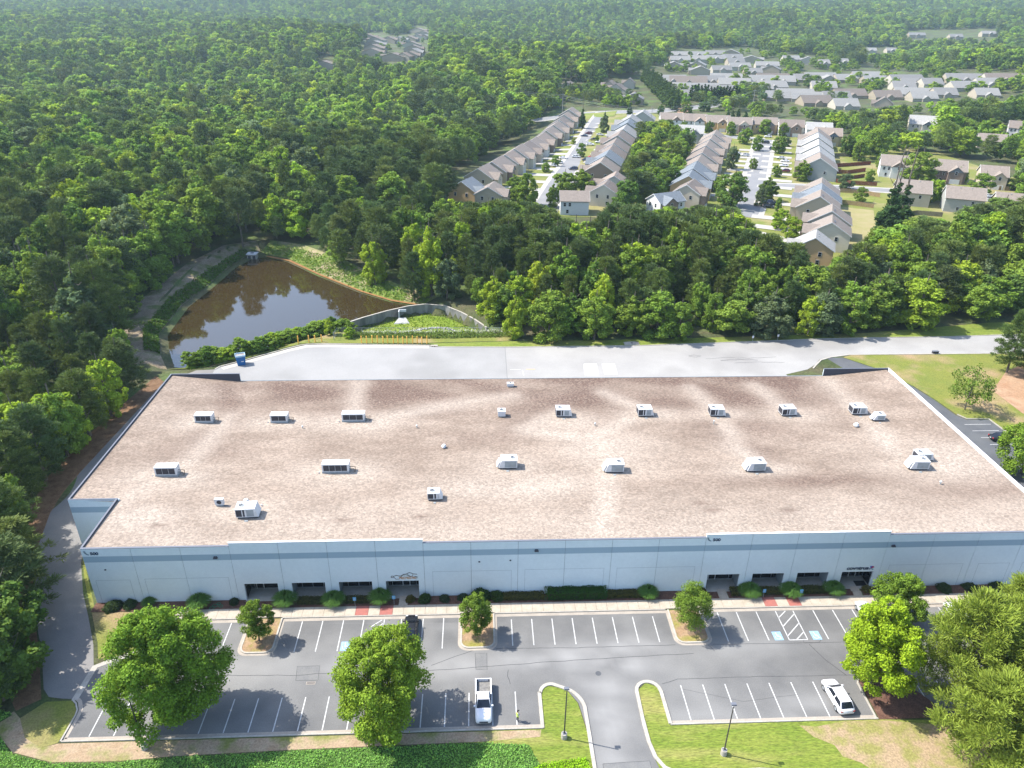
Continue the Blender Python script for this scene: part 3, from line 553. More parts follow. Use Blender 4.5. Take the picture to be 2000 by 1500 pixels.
for k, (col, a0) in enumerate((((.55,.05,.06),20),((.35,.05,.25),55),((.03,.12,.45),95),((.02,.25,.35),300),((.01,.02,.07),200))):
    cxx, cz = 54.95, 3.55; a = math.radians(a0); P = [(cxx-.12,cz-.12)]+[(cxx+.42*math.cos(a+u*.14)-.02, cz+.36*math.sin(a+u*.14)) for u in range(5)]
    n_ = len(P); MB().add([(u,WY-.03-k*.002,v_) for u,v_ in P]+[(u,WY-.001,v_) for u,v_ in P], [tuple(range(n_))]+[(i,n_+i,n_+(i+1)%n_,(i+1)%n_) for i in range(n_)]).build('emblem', pm('emblem', col), t)
t = thing('company_sign', 'brown outlined running animal over a row of orange letters above the left entrance', 'sign', (0,0,0))
M_BRN = pm('brown_sign', (.10,.07,.05)); M_ORG = pm('orange_sign', (.62,.27,.08))
zz = 3.22
bands('outline', ([(-12.55,zz+.45),(-12.4,zz+.6),(-12.15,zz+.52),(-12.2,zz+.3),(-12.45,zz+.28),(-12.55,zz+.45)], .06), M_BRN, t)
bands('outline', ([(-12.15,zz+.52),(-11.8,zz+.68),(-11.4,zz+.55),(-11.1,zz+.6),(-10.8,zz+.85),(-10.4,zz+.9),(-10.0,zz+1.15),(-9.75,zz+1.05),(-9.5,zz+.9),(-8.95,zz+.8)], .07), M_BRN, t)
bands('outline', ([(-12.1,zz+.32),(-11.9,zz+.0),(-11.4,zz+.0)], .06), M_BRN, t); bands('outline', ([(-11.3,zz+.3),(-10.9,zz+.7),(-10.4,zz+.72),(-9.95,zz+.45),(-9.6,zz+.5),(-9.5,zz+.9)], .05), M_BRN, t)
bands('outline', ([(-10.3,zz+.85),(-9.95,zz+.55)], .04), M_BRN, t); bands('outline', ([(-9.3,zz+.42),(-8.95,zz+.36),(-9.0,zz+.1)], .06), M_BRN, t)
for i in range(11):   # the letters are too small in the photograph to read: orange strokes of their size
    x = -11.4+i*.215; s_ = [[(0,0),(0,.36),(.12,.36),(.12,.18),(0,.18)],[(0,0),(0,.36),(.12,.0),(.12,.36)],[(0,.36),(0,0),(.12,0),(.12,.36)],[(.12,.36),(0,.36),(0,0),(.12,0)]][i % 4]
    bands('letter', ([(x+a, zz+.02+b) for a, b in s_], .045), M_ORG, t)
for x, z in ((-35.6,7.55),(7.4,7.75),(57.1,7.4),(-.4,6.0),(3.85,6.15),(-50.4,5.85)):
    big = z > 7; s_ = 1 if big else .45; lab = {-35.6:'dark wall light on the grey band near the left end',7.4:'dark wall light on the grey band near the middle',57.1:'dark wall light on the grey band by the right raised parapet',-.4:'small dark camera on the wall right of the left entrances',3.85:'small pale camera on the wall near the middle',-50.4:'small camera on the wall at the left corner'}[x]
    t = thing('wall_light' if big else 'wall_camera', lab, 'wall light' if big else 'camera', (x, WY, z))
    MB().hexa([(-.28*s_,-.30*s_,0),(.28*s_,-.30*s_,0),(.28*s_,0,0),(-.28*s_,0,0)], [(-.2*s_,-.12*s_,.26*s_),(.2*s_,-.12*s_,.26*s_),(.2*s_,0,.26*s_),(-.2*s_,0,.26*s_)]).build('housing', M_DARK, t)
    MB().box(-.1*s_,-.1,-.06,.1*s_,-.02,0).build('bracket', M_COPD, t)
# ------------------------------------------------------------------ roof machines
def fan(mb_parent, x, y, z, r):
    mb = MB(); 
    for i in range(14):
        a, b = 2*math.pi*i/14, 2*math.pi*(i+1)/14
        mb.add([(x+r*math.cos(q)*k, y+r*math.sin(q)*k, z+h) for k, h in ((1,0),(1,.09),(.86,.09),(.86,0)) for q in (a, b)], [(0,1,3,2),(2,3,5,4),(4,5,7,6)])
    mb.build('fan_ring', M_WHITE, mb_parent)
    d = MB().add([(x+.86*r*math.cos(2*math.pi*i/14), y+.86*r*math.sin(2*math.pi*i/14), z+.012) for i in range(14)], [tuple(range(14))]).build('fan_opening', M_DARK, mb_parent)
    bl = MB()
    for k in range(4): a = k*math.pi/2+.4; bl.add([(x,y,z+.03),(x+.75*r*math.cos(a),y+.75*r*math.sin(a),z+.035),(x+.75*r*math.cos(a+.6),y+.75*r*math.sin(a+.6),z+.06)], [(0,1,2)])
    bl.build('fan_blades', M_GREYM, d)
def rtu(px, py, label, L=2.9, W=1.75, H=1.25, flip=False, back=0.):
    x, y = ground(px, py, 8.7); y += back; z = float(zroof(np.array(x), np.array(y+W/2))); t = thing('rooftop_unit', label, 'air conditioner', (x, y+W/2, z-.02), random.uniform(-.05,.05), 'air conditioners on the gravel roof')
    s = -1 if flip else 1; l = L/2; w_ = W/2
    MB().box(-l*.9,-w_*.85,0,l*.9,w_*.85,.30).build('curb', M_DARK, t)
    b = [(-l,-w_,.30),(l,-w_,.30),(l,w_,.30),(-l,w_,.30)]; e = .42
    tt = [(-l+(e if flip else 0),-w_,.30+H),(l-(0 if flip else e),-w_,.30+H),(l-(0 if flip else e),w_,.30+H),(-l+(e if flip else 0),w_,.30+H)]
    MB().hexa(b, tt).build('housing', M_WHITE, t)
    MB().box(-l+(e if flip else 0)-.03,-w_-.03,.30+H,l-(0 if flip else e)+.03,w_+.03,.34+H).build('lid', M_WHITE, t)
    if not flip:
        MB().box(-l+.08,-w_-.015,.42,-l+.85,-w_,.18+H).build('coil', M_DARK, t)
        MB().box(-l+1.0,-w_-.012,.42,-l+1.25,-w_,.2+H).build('louvre', M_DARK, t)
        MB().box(-l+1.5,-w_-.02,.45,l-.6,-w_,.15+H).build('service_panel', M_GREYM, t)
        MB().box(-l-.015,-w_+.1,.42,-l,w_-.1,.2+H).build('coil', M_DARK, t); fan(t, -l+.7, 0, .34+H, .42)
    else:
        MB().box(-l*.35,-w_-.02,.42,l-.15,-w_,.18+H).build('service_panel', M_GREYM, t)
        MB().box(l*.3,-w_-.05,.5,l*.5,-w_-.02,.8).build('isolator', M_ALU, t); fan(t, l-.7, 0, .34+H, .42)
        MB().hexa([(-l-.35,-w_+.2,.35),(-l-.02,-w_+.2,.35),(-l-.02,w_-.2,.35),(-l-.35,w_-.2,.35)], [(-l+.1,-w_+.2,H),(-l+.22,-w_+.2,H),(-l+.22,w_-.2,H),(-l+.1,w_-.2,H)]).build('intake_hood', M_WHITE, t)
    MB().box(-l*.2,-w_-.7,.0,l*.1,-w_-.4,.12).build('condensate_trap', M_GREYM, t)
    return t
for px, py, lb in ((1102,812,'white roof unit nearest the middle of the rear row, left of the dark pipe'),(1262,811,'white roof unit in the rear row, second of five from the left'),(1403,811,'white roof unit in the rear row with a thin vent pipe in front'),(1542,810,'white roof unit in the rear row, fourth from the left'),(1680,808,'white roof unit in the rear row beside the smaller hooded one')):
    rtu(px, py, lb)
rtu(484,1018,'largest white roof unit near the front left of the roof',3.1,1.9,1.35); rtu(850,982,'small white roof unit alone in the front left centre',2.2,1.4,1.05)
rtu(992,918,'hooded white roof unit left of centre in the middle row',2.9,1.8,1.3,True); rtu(1200,926,'hooded white roof unit on the big pale stain',2.9,1.8,1.3,True); rtu(1476,924,'hooded white roof unit right of centre in the middle row',2.9,1.8,1.3,True)
rtu(1795,921,'front of the two hooded roof units at the right end',2.9,1.8,1.3,True); rtu(1806,904,'rear of the two hooded roof units at the right end',2.8,1.6,1.1,False); rtu(1717,822,'small hooded roof unit beside the last one of the rear row',2.0,1.3,.95,True)
def condenser(px, py, L, label, H=1.15, W=1.35):
    x, y = ground(px, py, 8.7); z = float(zroof(np.array(x), np.array(y+W/2))); t = thing('condenser', label, 'air conditioner', (x, y+W/2, z-.02), 0, 'dark fronted condensers on the gravel roof'); l = L/2; w_ = W/2
    MB().box(-l*1.02,-w_*1.05,0,l*1.02,w_*1.05,.34).build('curb', M_GREYM, t)
    MB().box(-l,-w_,.34,l,w_,.34+H).build('housing', M_WHITE, t); MB().box(-l-.03,-w_-.03,.34+H,l+.03,w_+.03,.40+H).build('lid', M_WHITE, t)
    n = int(L/1.0)
    for i in range(n):
        a = -l+.22+(L-.44)*i/n; MB().box(a,-w_-.02,.46,a+(L-.44)/n-.05,-w_,.22+H).build('coil', M_DARK, t)
    p = MB(); p.cyl((l,0,.8),(l+.9,0,.8),.05,n=6); p.cyl((l+.9,0,.84),(l+.9,-.25,.0),.05,n=6); p.cyl((l,-.3,.6),(l+.75,-.3,.6),.04,n=6); p.cyl((l+.75,-.3,.62),(l+.75,-.35,.0),.04,n=6); p.build('pipe', pm('pipe_lagging', (.14,.10,.07)), t)
    MB().box(-l-.6,-w_,0,-l-.4,-w_+.25,.12).build('pipe_support', M_COPD, t)
condenser(398,824,3.0,'dark fronted condenser at the rear left of the roof'); condenser(545,823,2.9,'dark fronted condenser second from the left at the rear'); condenser(690,821,3.9,'long dark fronted condenser third from the left at the rear',1.2)
condenser(326,933,3.3,'dark fronted condenser on the left by the roof edge',1.25); condenser(656,926,4.1,'longest dark fronted condenser, alone in the middle left of the roof',1.25)
def smallbox(px, py, label, L, W, H, name='exhaust_fan', dark=True):
    x, y = ground(px, py, 8.7); z = float(zroof(np.array(x), np.array(y+W/2))); t = thing(name, label, 'roof fan' if name == 'exhaust_fan' else 'air conditioner', (x, y+W/2, z-.02))
    MB().box(-L*.4,-W*.4,0,L*.4,W*.4,.25).build('curb', M_GREYM, t); MB().box(-L/2,-W/2,.25,L/2,W/2,.25+H).build('housing', M_WHITE, t); MB().box(-L/2-.02,-W/2-.02,.25+H,L/2+.02,W/2+.02,.29+H).build('lid', M_WHITE, t)
    if dark: MB().cyl((0,-W/2-.02,.25+H/2),(0,-W/2,.25+H/2),H*.36,n=14).build('grille', M_DARK, t)
    else: fan(t, 0, 0, .29+H, min(L,W)*.33)
    MB().box(L/2,-.15,.05,L/2+.7,-.08,.12).build('pipe', M_COPD, t)
smallbox(980,812,'small square white unit at the rear middle of the roof',1.35,1.3,.95,'condenser',False); smallbox(997,750,'small white box at the rear edge of the roof',1.3,.8,.5,'condenser',False); smallbox(430,993,'small upright fan unit left of the largest roof unit',1.25,.45,.95,'condenser',True)
def vent(px, py, label, r, h, cap=True):
    x, y = ground(px, py, 8.7); z = float(zroof(np.array(x), np.array(y))); t = thing('roof_vent', label, 'roof vent', (x, y, z-.02))
    MB().cyl((0,0,0),(0,0,h),r*.6,n=10).build('pipe', M_WHITE if r > .2 else M_GREYM, t)
    if cap: MB().cyl((0,0,h),(0,0,h+r*.9),r*1.15,r*.7,n=12).build('cap', M_WHITE, t)
vent(482,987,'white mushroom vent behind the largest roof unit',.42,.35); vent(867,874,'white mushroom vent in the middle left of the roof',.36,.3); vent(1672,831,'white mushroom vent in front of the last rear row unit',.42,.3)
vent(591,834,'small pipe vent right of the second condenser',.14,.45); vent(814,833,'small pipe vent between the long condenser and the middle',.15,.45); vent(1162,829,'small dark pipe vent right of the first rear row unit',.15,.5); vent(1394,826,'thin vent pipe in front of the third rear row unit',.13,.7); vent(1835,949,'small pipe vent right of the two hooded units',.17,.5); vent(512,992,'low pipe between the small fan unit and the mushroom vent',.12,.2)
# ------------------------------------------------------------------ street furniture around the warehouse
def light_pole(px, py, label, H=7.7, heads=((.5,0),)):
    x, y = ground(px, py, 0); t = thing('light_pole', label, 'lamp post', (x, y, 0), group='car park lamp posts')
    MB().cyl((0,0,-.1),(0,0,.75),.36,.33,n=18).build('concrete_base', M_KERB, t)
    MB().box(-.2,-.2,.75,.2,.2,.79).build('base_plate', M_COPD, t); p = MB().cyl((0,0,.79),(0,0,H),.085,.06,n=8).build('pole', pm('bronze_pole', (.07,.065,.06), rough=.5), t)
    for hx, hy in heads:
        MB().cyl((0,0,H-.08),(hx,hy,H),.035,n=6).build('arm', M_COPD, t)
        MB().hexa([(hx-.3,hy-.2,H-.05),(hx+.3,hy-.2,H-.05),(hx+.3,hy+.2,H-.05),(hx-.3,hy+.2,H-.05)], [(hx-.25,hy-.16,H+.1),(hx+.25,hy-.16,H+.1),(hx+.25,hy+.16,H+.1),(hx-.25,hy+.16,H+.1)]).build('lamp_head', M_COPD, t)
    return t
light_pole(1101.5,1441,'dark lamp post on the left verge of the entrance road',7.6,((0,.3),)); light_pole(1413,1473,'lamp post standing in the front lawn right of the entrance road',7.6,((.15,.35),)); light_pole(283,1462,'lamp post on the soil strip under the big left tree',7.7,((0,.4),))
M_SIGNB = pm('blue_sign', (.10,.36,.62), rough=.5)
def hc_sign(px, py, label, face=M_SIGNB, h=1.5, z=0.):
    x, y = ground(px, py, z); t = thing('parking_sign' if face is M_SIGNB else 'road_sign', label, 'sign', (x, y, tz(x, y)))
    MB().cyl((0,0,0),(0,0,h+.1),.03,n=6).build('post', M_ALU, t); pn = MB().box(-.22,-.045,h-.45,.22,-.02,h+.15).build('sign_panel', face, t)
    if face is M_SIGNB:
        mb = MB(); 
        for i in range(8):
            a, b = i*math.pi/4, (i+1)*math.pi/4; mb.add([(.11*math.cos(a),-.05,h-.2+.11*math.sin(a)),(.11*math.cos(b),-.05,h-.2+.11*math.sin(b)),(.07*math.cos(b),-.05,h-.2+.07*math.sin(b)),(.07*math.cos(a),-.05,h-.2+.07*math.sin(a))], [(0,1,2,3)])
        mb.box(-.03,-.05,h-.18,.01,-.046,h+.05).build('wheelchair_mark', M_PAINT, pn)
hc_sign(694,1184,'small blue disabled parking sign left of the left entrance path'); hc_sign(770,1181,'small blue disabled parking sign beside the left entrance path'); hc_sign(1490,1168,'small blue disabled parking sign in front of the second right shopfront'); hc_sign(1562,1169,'small blue disabled parking sign in front of the third right shopfront')
hc_sign(1469,669,'small white road sign behind the service road, left of the pair',M_COPW,1.7,-1.2); hc_sign(1518,667,'leaning white road sign behind the service road, right of the pair',M_COPW,1.8,-1.2)
t = thing('water_meter_box', 'dark low box at the kerb of the service road by the lawn', 'box', (110.9,160.6,-1.2)); MB().box(-.7,-.3,0,.7,.3,.7).build('cabinet', M_DARK, t); MB().box(-.75,-.35,.7,.75,.35,.76).build('lid', M_COPD, t)
t = thing('drain_inlet', 'pale concrete storm drain hood on the verge behind the service road', 'drain', (37.6,167.2,-1.15)); MB().hexa([(-1.9,-.3,0),(1.9,-.3,0),(1.9,1.5,0),(-1.9,1.5,0)], [(-1.2,-.2,.25),(1.2,-.2,.25),(1,1.2,.25),(-1,1.2,.25)]).build('hood', M_KERB, t); MB().cyl((0,.4,.25),(0,.4,.27),.3,n=12).build('cover', M_DARK, t)
t = thing('drain_inlet', 'brown drain opening at the kerb right of the bollards', 'drain', (-11.2,166.9,-1.15)); MB().box(-.8,-.2,0,.8,.5,.2).build('hood', M_KERB, t); MB().box(-.6,-.23,.02,.6,-.2,.16).build('opening', M_MULCH, t)
bol = None; bp = [(582,672),(603,671),(615,670),(628,669),(706,672),(716,672),(727,671),(737,672),(748,672),(757,672),(768,672),(777,673),(787,673),(795,673),(806,672),(815,673),(824,673),(834,673)]
for k, (px, py) in enumerate(bp):
    x, y = ground(px, py, -1.15); y += .5; lb = ('first orange yellow bollard from the dumpster','second orange yellow bollard from the dumpster','third orange yellow bollard from the dumpster, left of the fence','orange yellow bollard nearest the fence corner')[k] if k < 4 else ('leftmost bollard of the long row','rightmost bollard of the long row by the drain')[k == 17] if k in (4, 17) else 'orange yellow bollard inside the long row, number %s from its left end' % ['two','three','four','five','six','seven','eight','nine','ten','eleven','twelve','thirteen'][k-5]
    if bol is None:
        bol = thing('bollard', lb, 'bollard', (x, y, tz(x, y)), group='orange yellow bollards at the kerb'); MB().cyl((0,0,-.2),(0,0,2.0),.14,n=10).build('post', M_YELLOW, bol); MB().cyl((0,0,2.0),(0,0,2.1),.14,.05,n=10).build('cap', M_YELLOW, bol)
    else: dup(bol, (x, y, tz(x, y)), random.uniform(0, 6), (1, 1, random.uniform(.92, 1.05)), lb)
# dumpster
x, y = -55.2, 157.7; t = thing('dumpster', 'blue dumpster with pale lid full of scrap at the left end of the court', 'dumpster', (x, y, tz(x,y)+.03), .35); M_BLUE = pm('blue_steel', (.01,.12,.34), (.012,.15,.40), 2, .5, coord='obj')
MB().hexa([(-.85,-.8,0),(.85,-.8,0),(.85,.8,0),(-.85,.8,0)], [(-1.05,-.85,2.1),(1.05,-.85,2.1),(1.05,.9,2.1),(-1.05,.9,2.1)]).build('body', M_BLUE, t)
MB().box(-1.1,-.9,2.1,1.1,-.78,2.5).box(-1.1,.82,2.1,1.1,.95,2.5).box(-1.1,-.78,2.1,-1.0,.82,2.5).box(1.0,-.78,2.1,1.1,.82,2.5).build('rim', pm('pale_blue_steel', (.40,.58,.68)), t); MB().box(-1.0,-.78,2.1,1.0,.82,2.3).build('scrap', pm('scrap', (.2,.17,.16), (.4,.38,.36), 5, coord='obj'), t)
MB().box(.0,-.88,.9,.6,-.85,1.1).build('label', M_COPW, t); MB().cyl((-.3,0,2.2),(-.6,.3,3.0),.03,n=6).build('rod', M_WHITE, t)
# pond structures
x, y = ground(494,504,-2.9); t = thing('outlet_box', 'white concrete outlet box with two openings at the far corner of the pond', 'outlet box', (x, y, -3.4))
MB().box(-1.5,-1.2,0,1.5,1.2,2.0).build('chamber', M_KERB, t); MB().box(-1.7,-1.4,2.0,1.7,1.4,2.2).build('lid', M_COPW, t); MB().box(-1.2,-1.25,.4,-.3,-1.2,1.6).build('opening', M_DARK, t); MB().box(.3,-1.25,.4,1.2,-1.2,1.6).build('opening', M_DARK, t); MB().box(-.5,-.3,2.2,.5,.3,2.35).build('hatch', M_DARK, t)
mb = MB(); n = len(WALL); wt = []
for i, (a, b) in enumerate(WALL): wt.append(-1.55 if i < 6 else -1.55-.25*(i-5))
dw = tag(bpy.data.objects.new('retaining_wall', None), 'curved grey concrete retaining wall between the brown pond and the grassy basin', 'wall'); COL.objects.link(dw)
for i in range(n-1):
    (ax, ay), (bx, by) = WALL[i], WALL[i+1]; t_ = Vector((bx-ax, by-ay)).normalized(); nn_ = Vector((-t_.y, t_.x))*.18; k = max(1, round(math.hypot(bx-ax, by-ay)/2.4))
    for j in range(k):
        p = Vector((ax,ay)).lerp(Vector((bx,by)), j/k); q = Vector((ax,ay)).lerp(Vector((bx,by)), (j+1)/k-.004); z0, z1 = wt[i]+(wt[i+1]-wt[i])*j/k, wt[i]+(wt[i+1]-wt[i])*(j+1)/k
        b = [(p.x-nn_.x,p.y-nn_.y,-6),(q.x-nn_.x,q.y-nn_.y,-6),(q.x+nn_.x,q.y+nn_.y,-6),(p.x+nn_.x,p.y+nn_.y,-6)]; tp = [(u,v_,z0 if h in (0,3) else z1) for h,(u,v_,_) in enumerate(b)]
        MB().hexa(b, tp).build('wall_section', M_OLDC, dw)
        c = [(u+(nn_.x*.25 if h > 1 else -nn_.x*.25), v_+(nn_.y*.25 if h > 1 else -nn_.y*.25), w_) for h,(u,v_,w_) in enumerate(tp)]; MB().hexa(c, [(u,v_,w_+.1) for u,v_,w_ in c]).build('coping', M_KERB, dw)
x, y = -21.3, 189.5; t = thing('headwall', 'small pale concrete headwall with riprap apron at the foot of the retaining wall', 'headwall', (x, y, tz(x,y)))
MB().box(-1.0,1.5,0,-.8,3.4,2.6).box(-.8,3.2,1.9,1.0,3.4,2.6).build('pillar', M_COPW, t); MB().hexa([(-2.2,-1.2,0),(2.2,-.8,0),(1.2,1.5,.2),(-1.0,1.5,.2)], [(-2.0,-1.0,.25),(2.0,-.6,.25),(1.0,1.5,.9),(-.9,1.5,.9)]).build('apron', M_ROCK, t)
# chain-link fence
fz = thing('chain_fence', 'silver chain link fence between the service road and the grassy basin', 'fence', (0,0,0)); FP = [(-36.3,171.2),(-36.0,174.5)]+[(-36+i*3.15,174.5-.02*i) for i in range(1,15)]
pm_ = MB().cyl((0,0,-.3),(0,0,1.9),.05,n=6).me('post')
for i, (a, b) in enumerate(FP): o = link('post', pm_, fz, M_ALU); o.location = (a, b, tz(a,b)); o.scale = (1.6,1.6,1.15) if i == 0 else (1,1,1)
for (a, b), (c, d) in zip(FP[:-1], FP[1:]):
    z0, z1 = tz(a,b), tz(c,d); MB().cyl((a,b,z0+1.85),(c,d,z1+1.85),.03,n=5).build('rail', M_ALU, fz)
    mb = MB(); n_ = 14
    for k in range(-6, n_):
        for sg in (1,-1):
            u0, u1 = (k/n_, (k+6)/n_) if sg == 1 else ((k+6)/n_, k/n_); v0, v1 = 0., 1.8
            lo, hi = min(u0,u1), max(u0,u1)
            if lo < 0 or hi > 1: continue
            mb.cyl((a+(c-a)*u0,b+(d-b)*u0,z0+v0),(a+(c-a)*u1,b+(d-b)*u1,z0+v1),.007,n=3,caps=False)
    tag(mb.build('wire_mesh', M_ALU, fz), kind='stuff')
# ------------------------------------------------------------------ vehicles
PAINT = {}
def paint(name, c, r=.25):
    if name not in PAINT: PAINT[name] = pm(name+'_car_paint', c, rough=r, spec=.6)
    return PAINT[name]
M_LIGHTS = pm('lamp_lens', (.75,.76,.78), rough=.2); M_TAIL = pm('tail_lamp_lens', (.45,.02,.02), rough=.25)
def loft(sections, mb, mi=0):
    n = len(sections[0]); b = len(mb.v)
    mb.add([p for s in sections for p in s], [(b*0+i*n+j, i*n+(j+1) % n, (i+1)*n+(j+1) % n, (i+1)*n+j) for i in range(len(sections)-1) for j in range(n)]+[tuple(range(n))[::-1], tuple((len(sections)-1)*n+j for j in range(n))], mi)
    return mb
def sec(y, wb, wt, z0, zs, z1, crown=.03):   # half-section ring, full: bottom, sill, shoulder, top edge, crown
    L = [(-wb*.92,y,z0),(-wb,y,z0+.12),(-wb*1.0,y,zs),(-wt,y,z1),(-wt*.5,y,z1+crown),(0,y,z1+crown*1.3)]
    return L+[(-a,b,c) for a,b,c in L[-2::-1]]
def smooth(o, lev=1):
    o.data.polygons.foreach_set('use_smooth', [True]*len(o.data.polygons)); return o
def vehicle(kind, pname, pcol, label, loc, rz, group=None):
    """front of the vehicle points along +y"""
    P = paint(pname, pcol); cat = {'pickup':'pickup truck','suv':'car','sedan':'car'}[kind]; t = thing({'pickup':'pickup_truck','suv':'parked_suv','sedan':'parked_car'}[kind], label, cat, loc, rz, group)
    if kind == 'pickup': L, W, hb, wr = 5.8, .98, 1.12, .40
    elif kind == 'suv': L, W, hb, wr = 4.85, .95, 1.08, .37
    else: L, W, hb, wr = 4.7, .91, .92, .33
    l = L/2
    if kind == 'pickup':
        S = [sec(-l,.88*W,.86*W,.45,.8,.92*hb),sec(-l+.12,W,.95*W,.4,.85,hb),sec(-l+.13,W,.95*W,.35,.85,hb),sec(-.55,W,.95*W,.3,.85,hb)]
        S2 = [sec(-.55,W,.93*W,.3,.85,hb),sec(.9,W,.93*W,.3,.85,hb),sec(1.35,W,.9*W,.32,.85,hb+.03),sec(l-.6,W*.98,.85*W,.35,.85,hb-.0),sec(l-.18,W*.94,.78*W,.38,.8,hb-.1),sec(l,W*.82,.66*W,.42,.75,.82)]
        body = smooth(loft(S2, MB()).build('body', P, t))
        MB().box(-W,-l,.42,-W*.84,-.57,hb+.02).box(W*.84,-l,.42,W,-.57,hb+.02).box(-W*.84,-l,.42,W*.84,-l+.1,hb+.0).box(-W*.84,-l+.1,.45,W*.84,-.57,.62).build('cargo_bed', P, t)
        MB().box(-W*.82,-l+.11,.625,W*.82,-.6,.68).box(-W*.835,-l+.11,.68,-W*.80,-.6,hb-.03).box(W*.80,-l+.11,.68,W*.835,-.6,hb-.03).build('bed_liner', pm('bed_liner', (.16,.155,.15), (.26,.25,.23), 3, coord='obj'), t)
        c0, c1, r0, r1, zr = -.6, 1.45, -.35, .72, 1.86
    elif kind == 'suv':
        S = [sec(-l,.84*W,.78*W,.45,.75,.95),sec(-l+.15,.95*W,.9*W,.36,.8,1.05),sec(-l+.6,W,.93*W,.3,.8,hb),sec(.7,W,.93*W,.3,.8,hb),sec(1.15,W,.92*W,.3,.8,hb),sec(l-.7,W*.98,.88*W,.32,.78,.98),sec(l-.2,W*.92,.78*W,.36,.72,.86),sec(l,W*.78,.64*W,.4,.65,.7)]
        smooth(loft(S, MB()).build('body', P, t)); c0, c1, r0, r1, zr = -l+.18, 1.25, -l+.75, .45, 1.68
    else:
        S = [sec(-l,.84*W,.78*W,.42,.65,.82),sec(-l+.3,.95*W,.88*W,.33,.7,.95),sec(-1.2,W,.92*W,.28,.7,hb),sec(.8,W,.92*W,.28,.7,hb),sec(l-.7,W*.97,.86*W,.3,.66,.84),sec(l-.2,W*.9,.75*W,.34,.62,.74),sec(l,W*.76,.62*W,.38,.58,.6)]
        smooth(loft(S, MB()).build('body', P, t)); c0, c1, r0, r1, zr = -1.75, 1.1, -1.05, .25, 1.42
    zb = hb+.02; wb_, wt_ = W*.90, W*.72
    B_ = [(-wb_,c0,zb),(wb_,c0,zb),(wb_,c1,zb),(-wb_,c1,zb)]; T_ = [(-wt_,r0,zr),(wt_,r0,zr),(wt_,r1,zr-.02),(-wt_,r1,zr-.02)]
    ym = (r0+r1)/2; mb = MB()
    ring0 = [(-wb_,c0,zb-.1),(wb_,c0,zb-.1),(wb_,c1,zb-.1),(-wb_,c1,zb-.1)]
    mb.add(ring0+T_+[(-wt_*.85,r0+.15,zr+.05),(wt_*.85,r0+.15,zr+.05),(wt_*.85,r1-.15,zr+.04),(-wt_*.85,r1-.15,zr+.04)], [(0,1,5,4),(1,2,6,5),(2,3,7,6),(3,0,4,7),(4,5,9,8),(5,6,10,9),(6,7,11,10),(7,4,8,11),(8,9,10,11)])
    mb.build('cabin', P, t)
    def pane(nm, q, ins=.07, out=.012):
        c = sum((Vector(p) for p in q), Vector())/4; n_ = (Vector(q[1])-Vector(q[0])).cross(Vector(q[3])-Vector(q[0])).normalized()
        v = [Vector(p).lerp(c, ins)+n_*out for p in q]; MB().add(v+[p-n_*.03 for p in v], [(0,1,2,3),(0,4,5,1),(1,5,6,2),(2,6,7,3),(3,7,4,0)]).build(nm, M_GLASS, t)
    def mixp(a, b, u): return tuple(a[i]+(b[i]-a[i])*u for i in range(3))
    pane('windshield', (B_[2], B_[3], T_[3], T_[2]), .09); pane('rear_window', (B_[0], B_[1], T_[1], T_[0]), .13)
    for s_ in (0, 1):
        b0, b1, t0, t1 = (B_[1],B_[2],T_[1],T_[2]) if s_ == 0 else (B_[3],B_[0],T_[3],T_[0])
        for u0, u1 in ((.04,.50),(.52,.97)): pane('side_window', (mixp(b0,b1,u0), mixp(b0,b1,u1), mixp(t0,t1,u1), mixp(t0,t1,u0)), .10)
    if kind != 'sedan':
        for s_ in (-1, 1): MB().cyl((s_*wt_*.9,r0+.15,zr+.07),(s_*wt_*.9,r1-.15,zr+.06),.02,n=5).build('roof_rail', M_ALU, t)
    for s_ in (-1, 1):
        for y in (-l+L*.2, l-L*.18):
            tyre = MB().cyl((s_*(W-.22),y,wr),(s_*(W+.01),y,wr),wr,n=18).build('tyre', M_BLACK, t); MB().cyl((s_*(W-.0),y,wr),(s_*(W+.025),y,wr),wr*.62,n=12).build('rim', M_ALU, tyre)
        MB().box(s_*(W*.93)-.0,c1-.35,zb+.02,s_*(W+.16),c1-.2,zb+.18).build('mirror', P, t)
        MB().hexa([(s_*W*.55,l-.16,.66),(s_*W*.86,l-.24,.66),(s_*W*.86,l-.34,.66),(s_*W*.55,l-.3,.66)], [(s_*W*.55,l-.14,.80),(s_*W*.86,l-.22,.80),(s_*W*.86,l-.34,.82),(s_*W*.55,l-.3,.82)]).build('headlight', M_LIGHTS, t)
        MB().box(s_*W*.62,-l-.01,.78,s_*W*.9,-l+.1,.95).build('tail_light', M_TAIL, t)
    MB().box(-W*.5,l-.13,.5,W*.5,l+.012,.70).build('grille', M_DARK, t); MB().box(-W*.2,-l-.02,.6,W*.2,-l+.02,.72).build('licence_plate', M_COPW, t)
    return t
vehicle('pickup','white',(.80,.80,.82),'white pickup truck with an open bed parked nose to the front kerb',(.0,61.15,0),math.pi)
vehicle('suv','white',(.80,.80,.82),'white suv with dark glass parked beside the right tree in the lower bays',(42.35,60.5,0),math.radians(4))
vehicle('sedan','black',(.015,.015,.018),'black car parked behind the middle tree, next to the island',(-9.5,72.9,0),0)
vehicle('suv','silver',(.62,.64,.66),'silver white van at the right entrance path, half hidden by the bright tree',(52.4,73.6,0),0)
vehicle('sedan','white',(.80,.80,.82),'white car in the upper bays seen through the pine branches',(64.6,73.2,0),0)
vehicle('sedan','white',(.80,.80,.82),'white car farther right in the upper bays, mostly behind pine branches',(72.9,73.2,0),0)
vehicle('sedan','black',(.015,.015,.018),'black car in the side car park at the right edge',(101.3,120.0,tz(101,120)+.02),math.radians(-90))
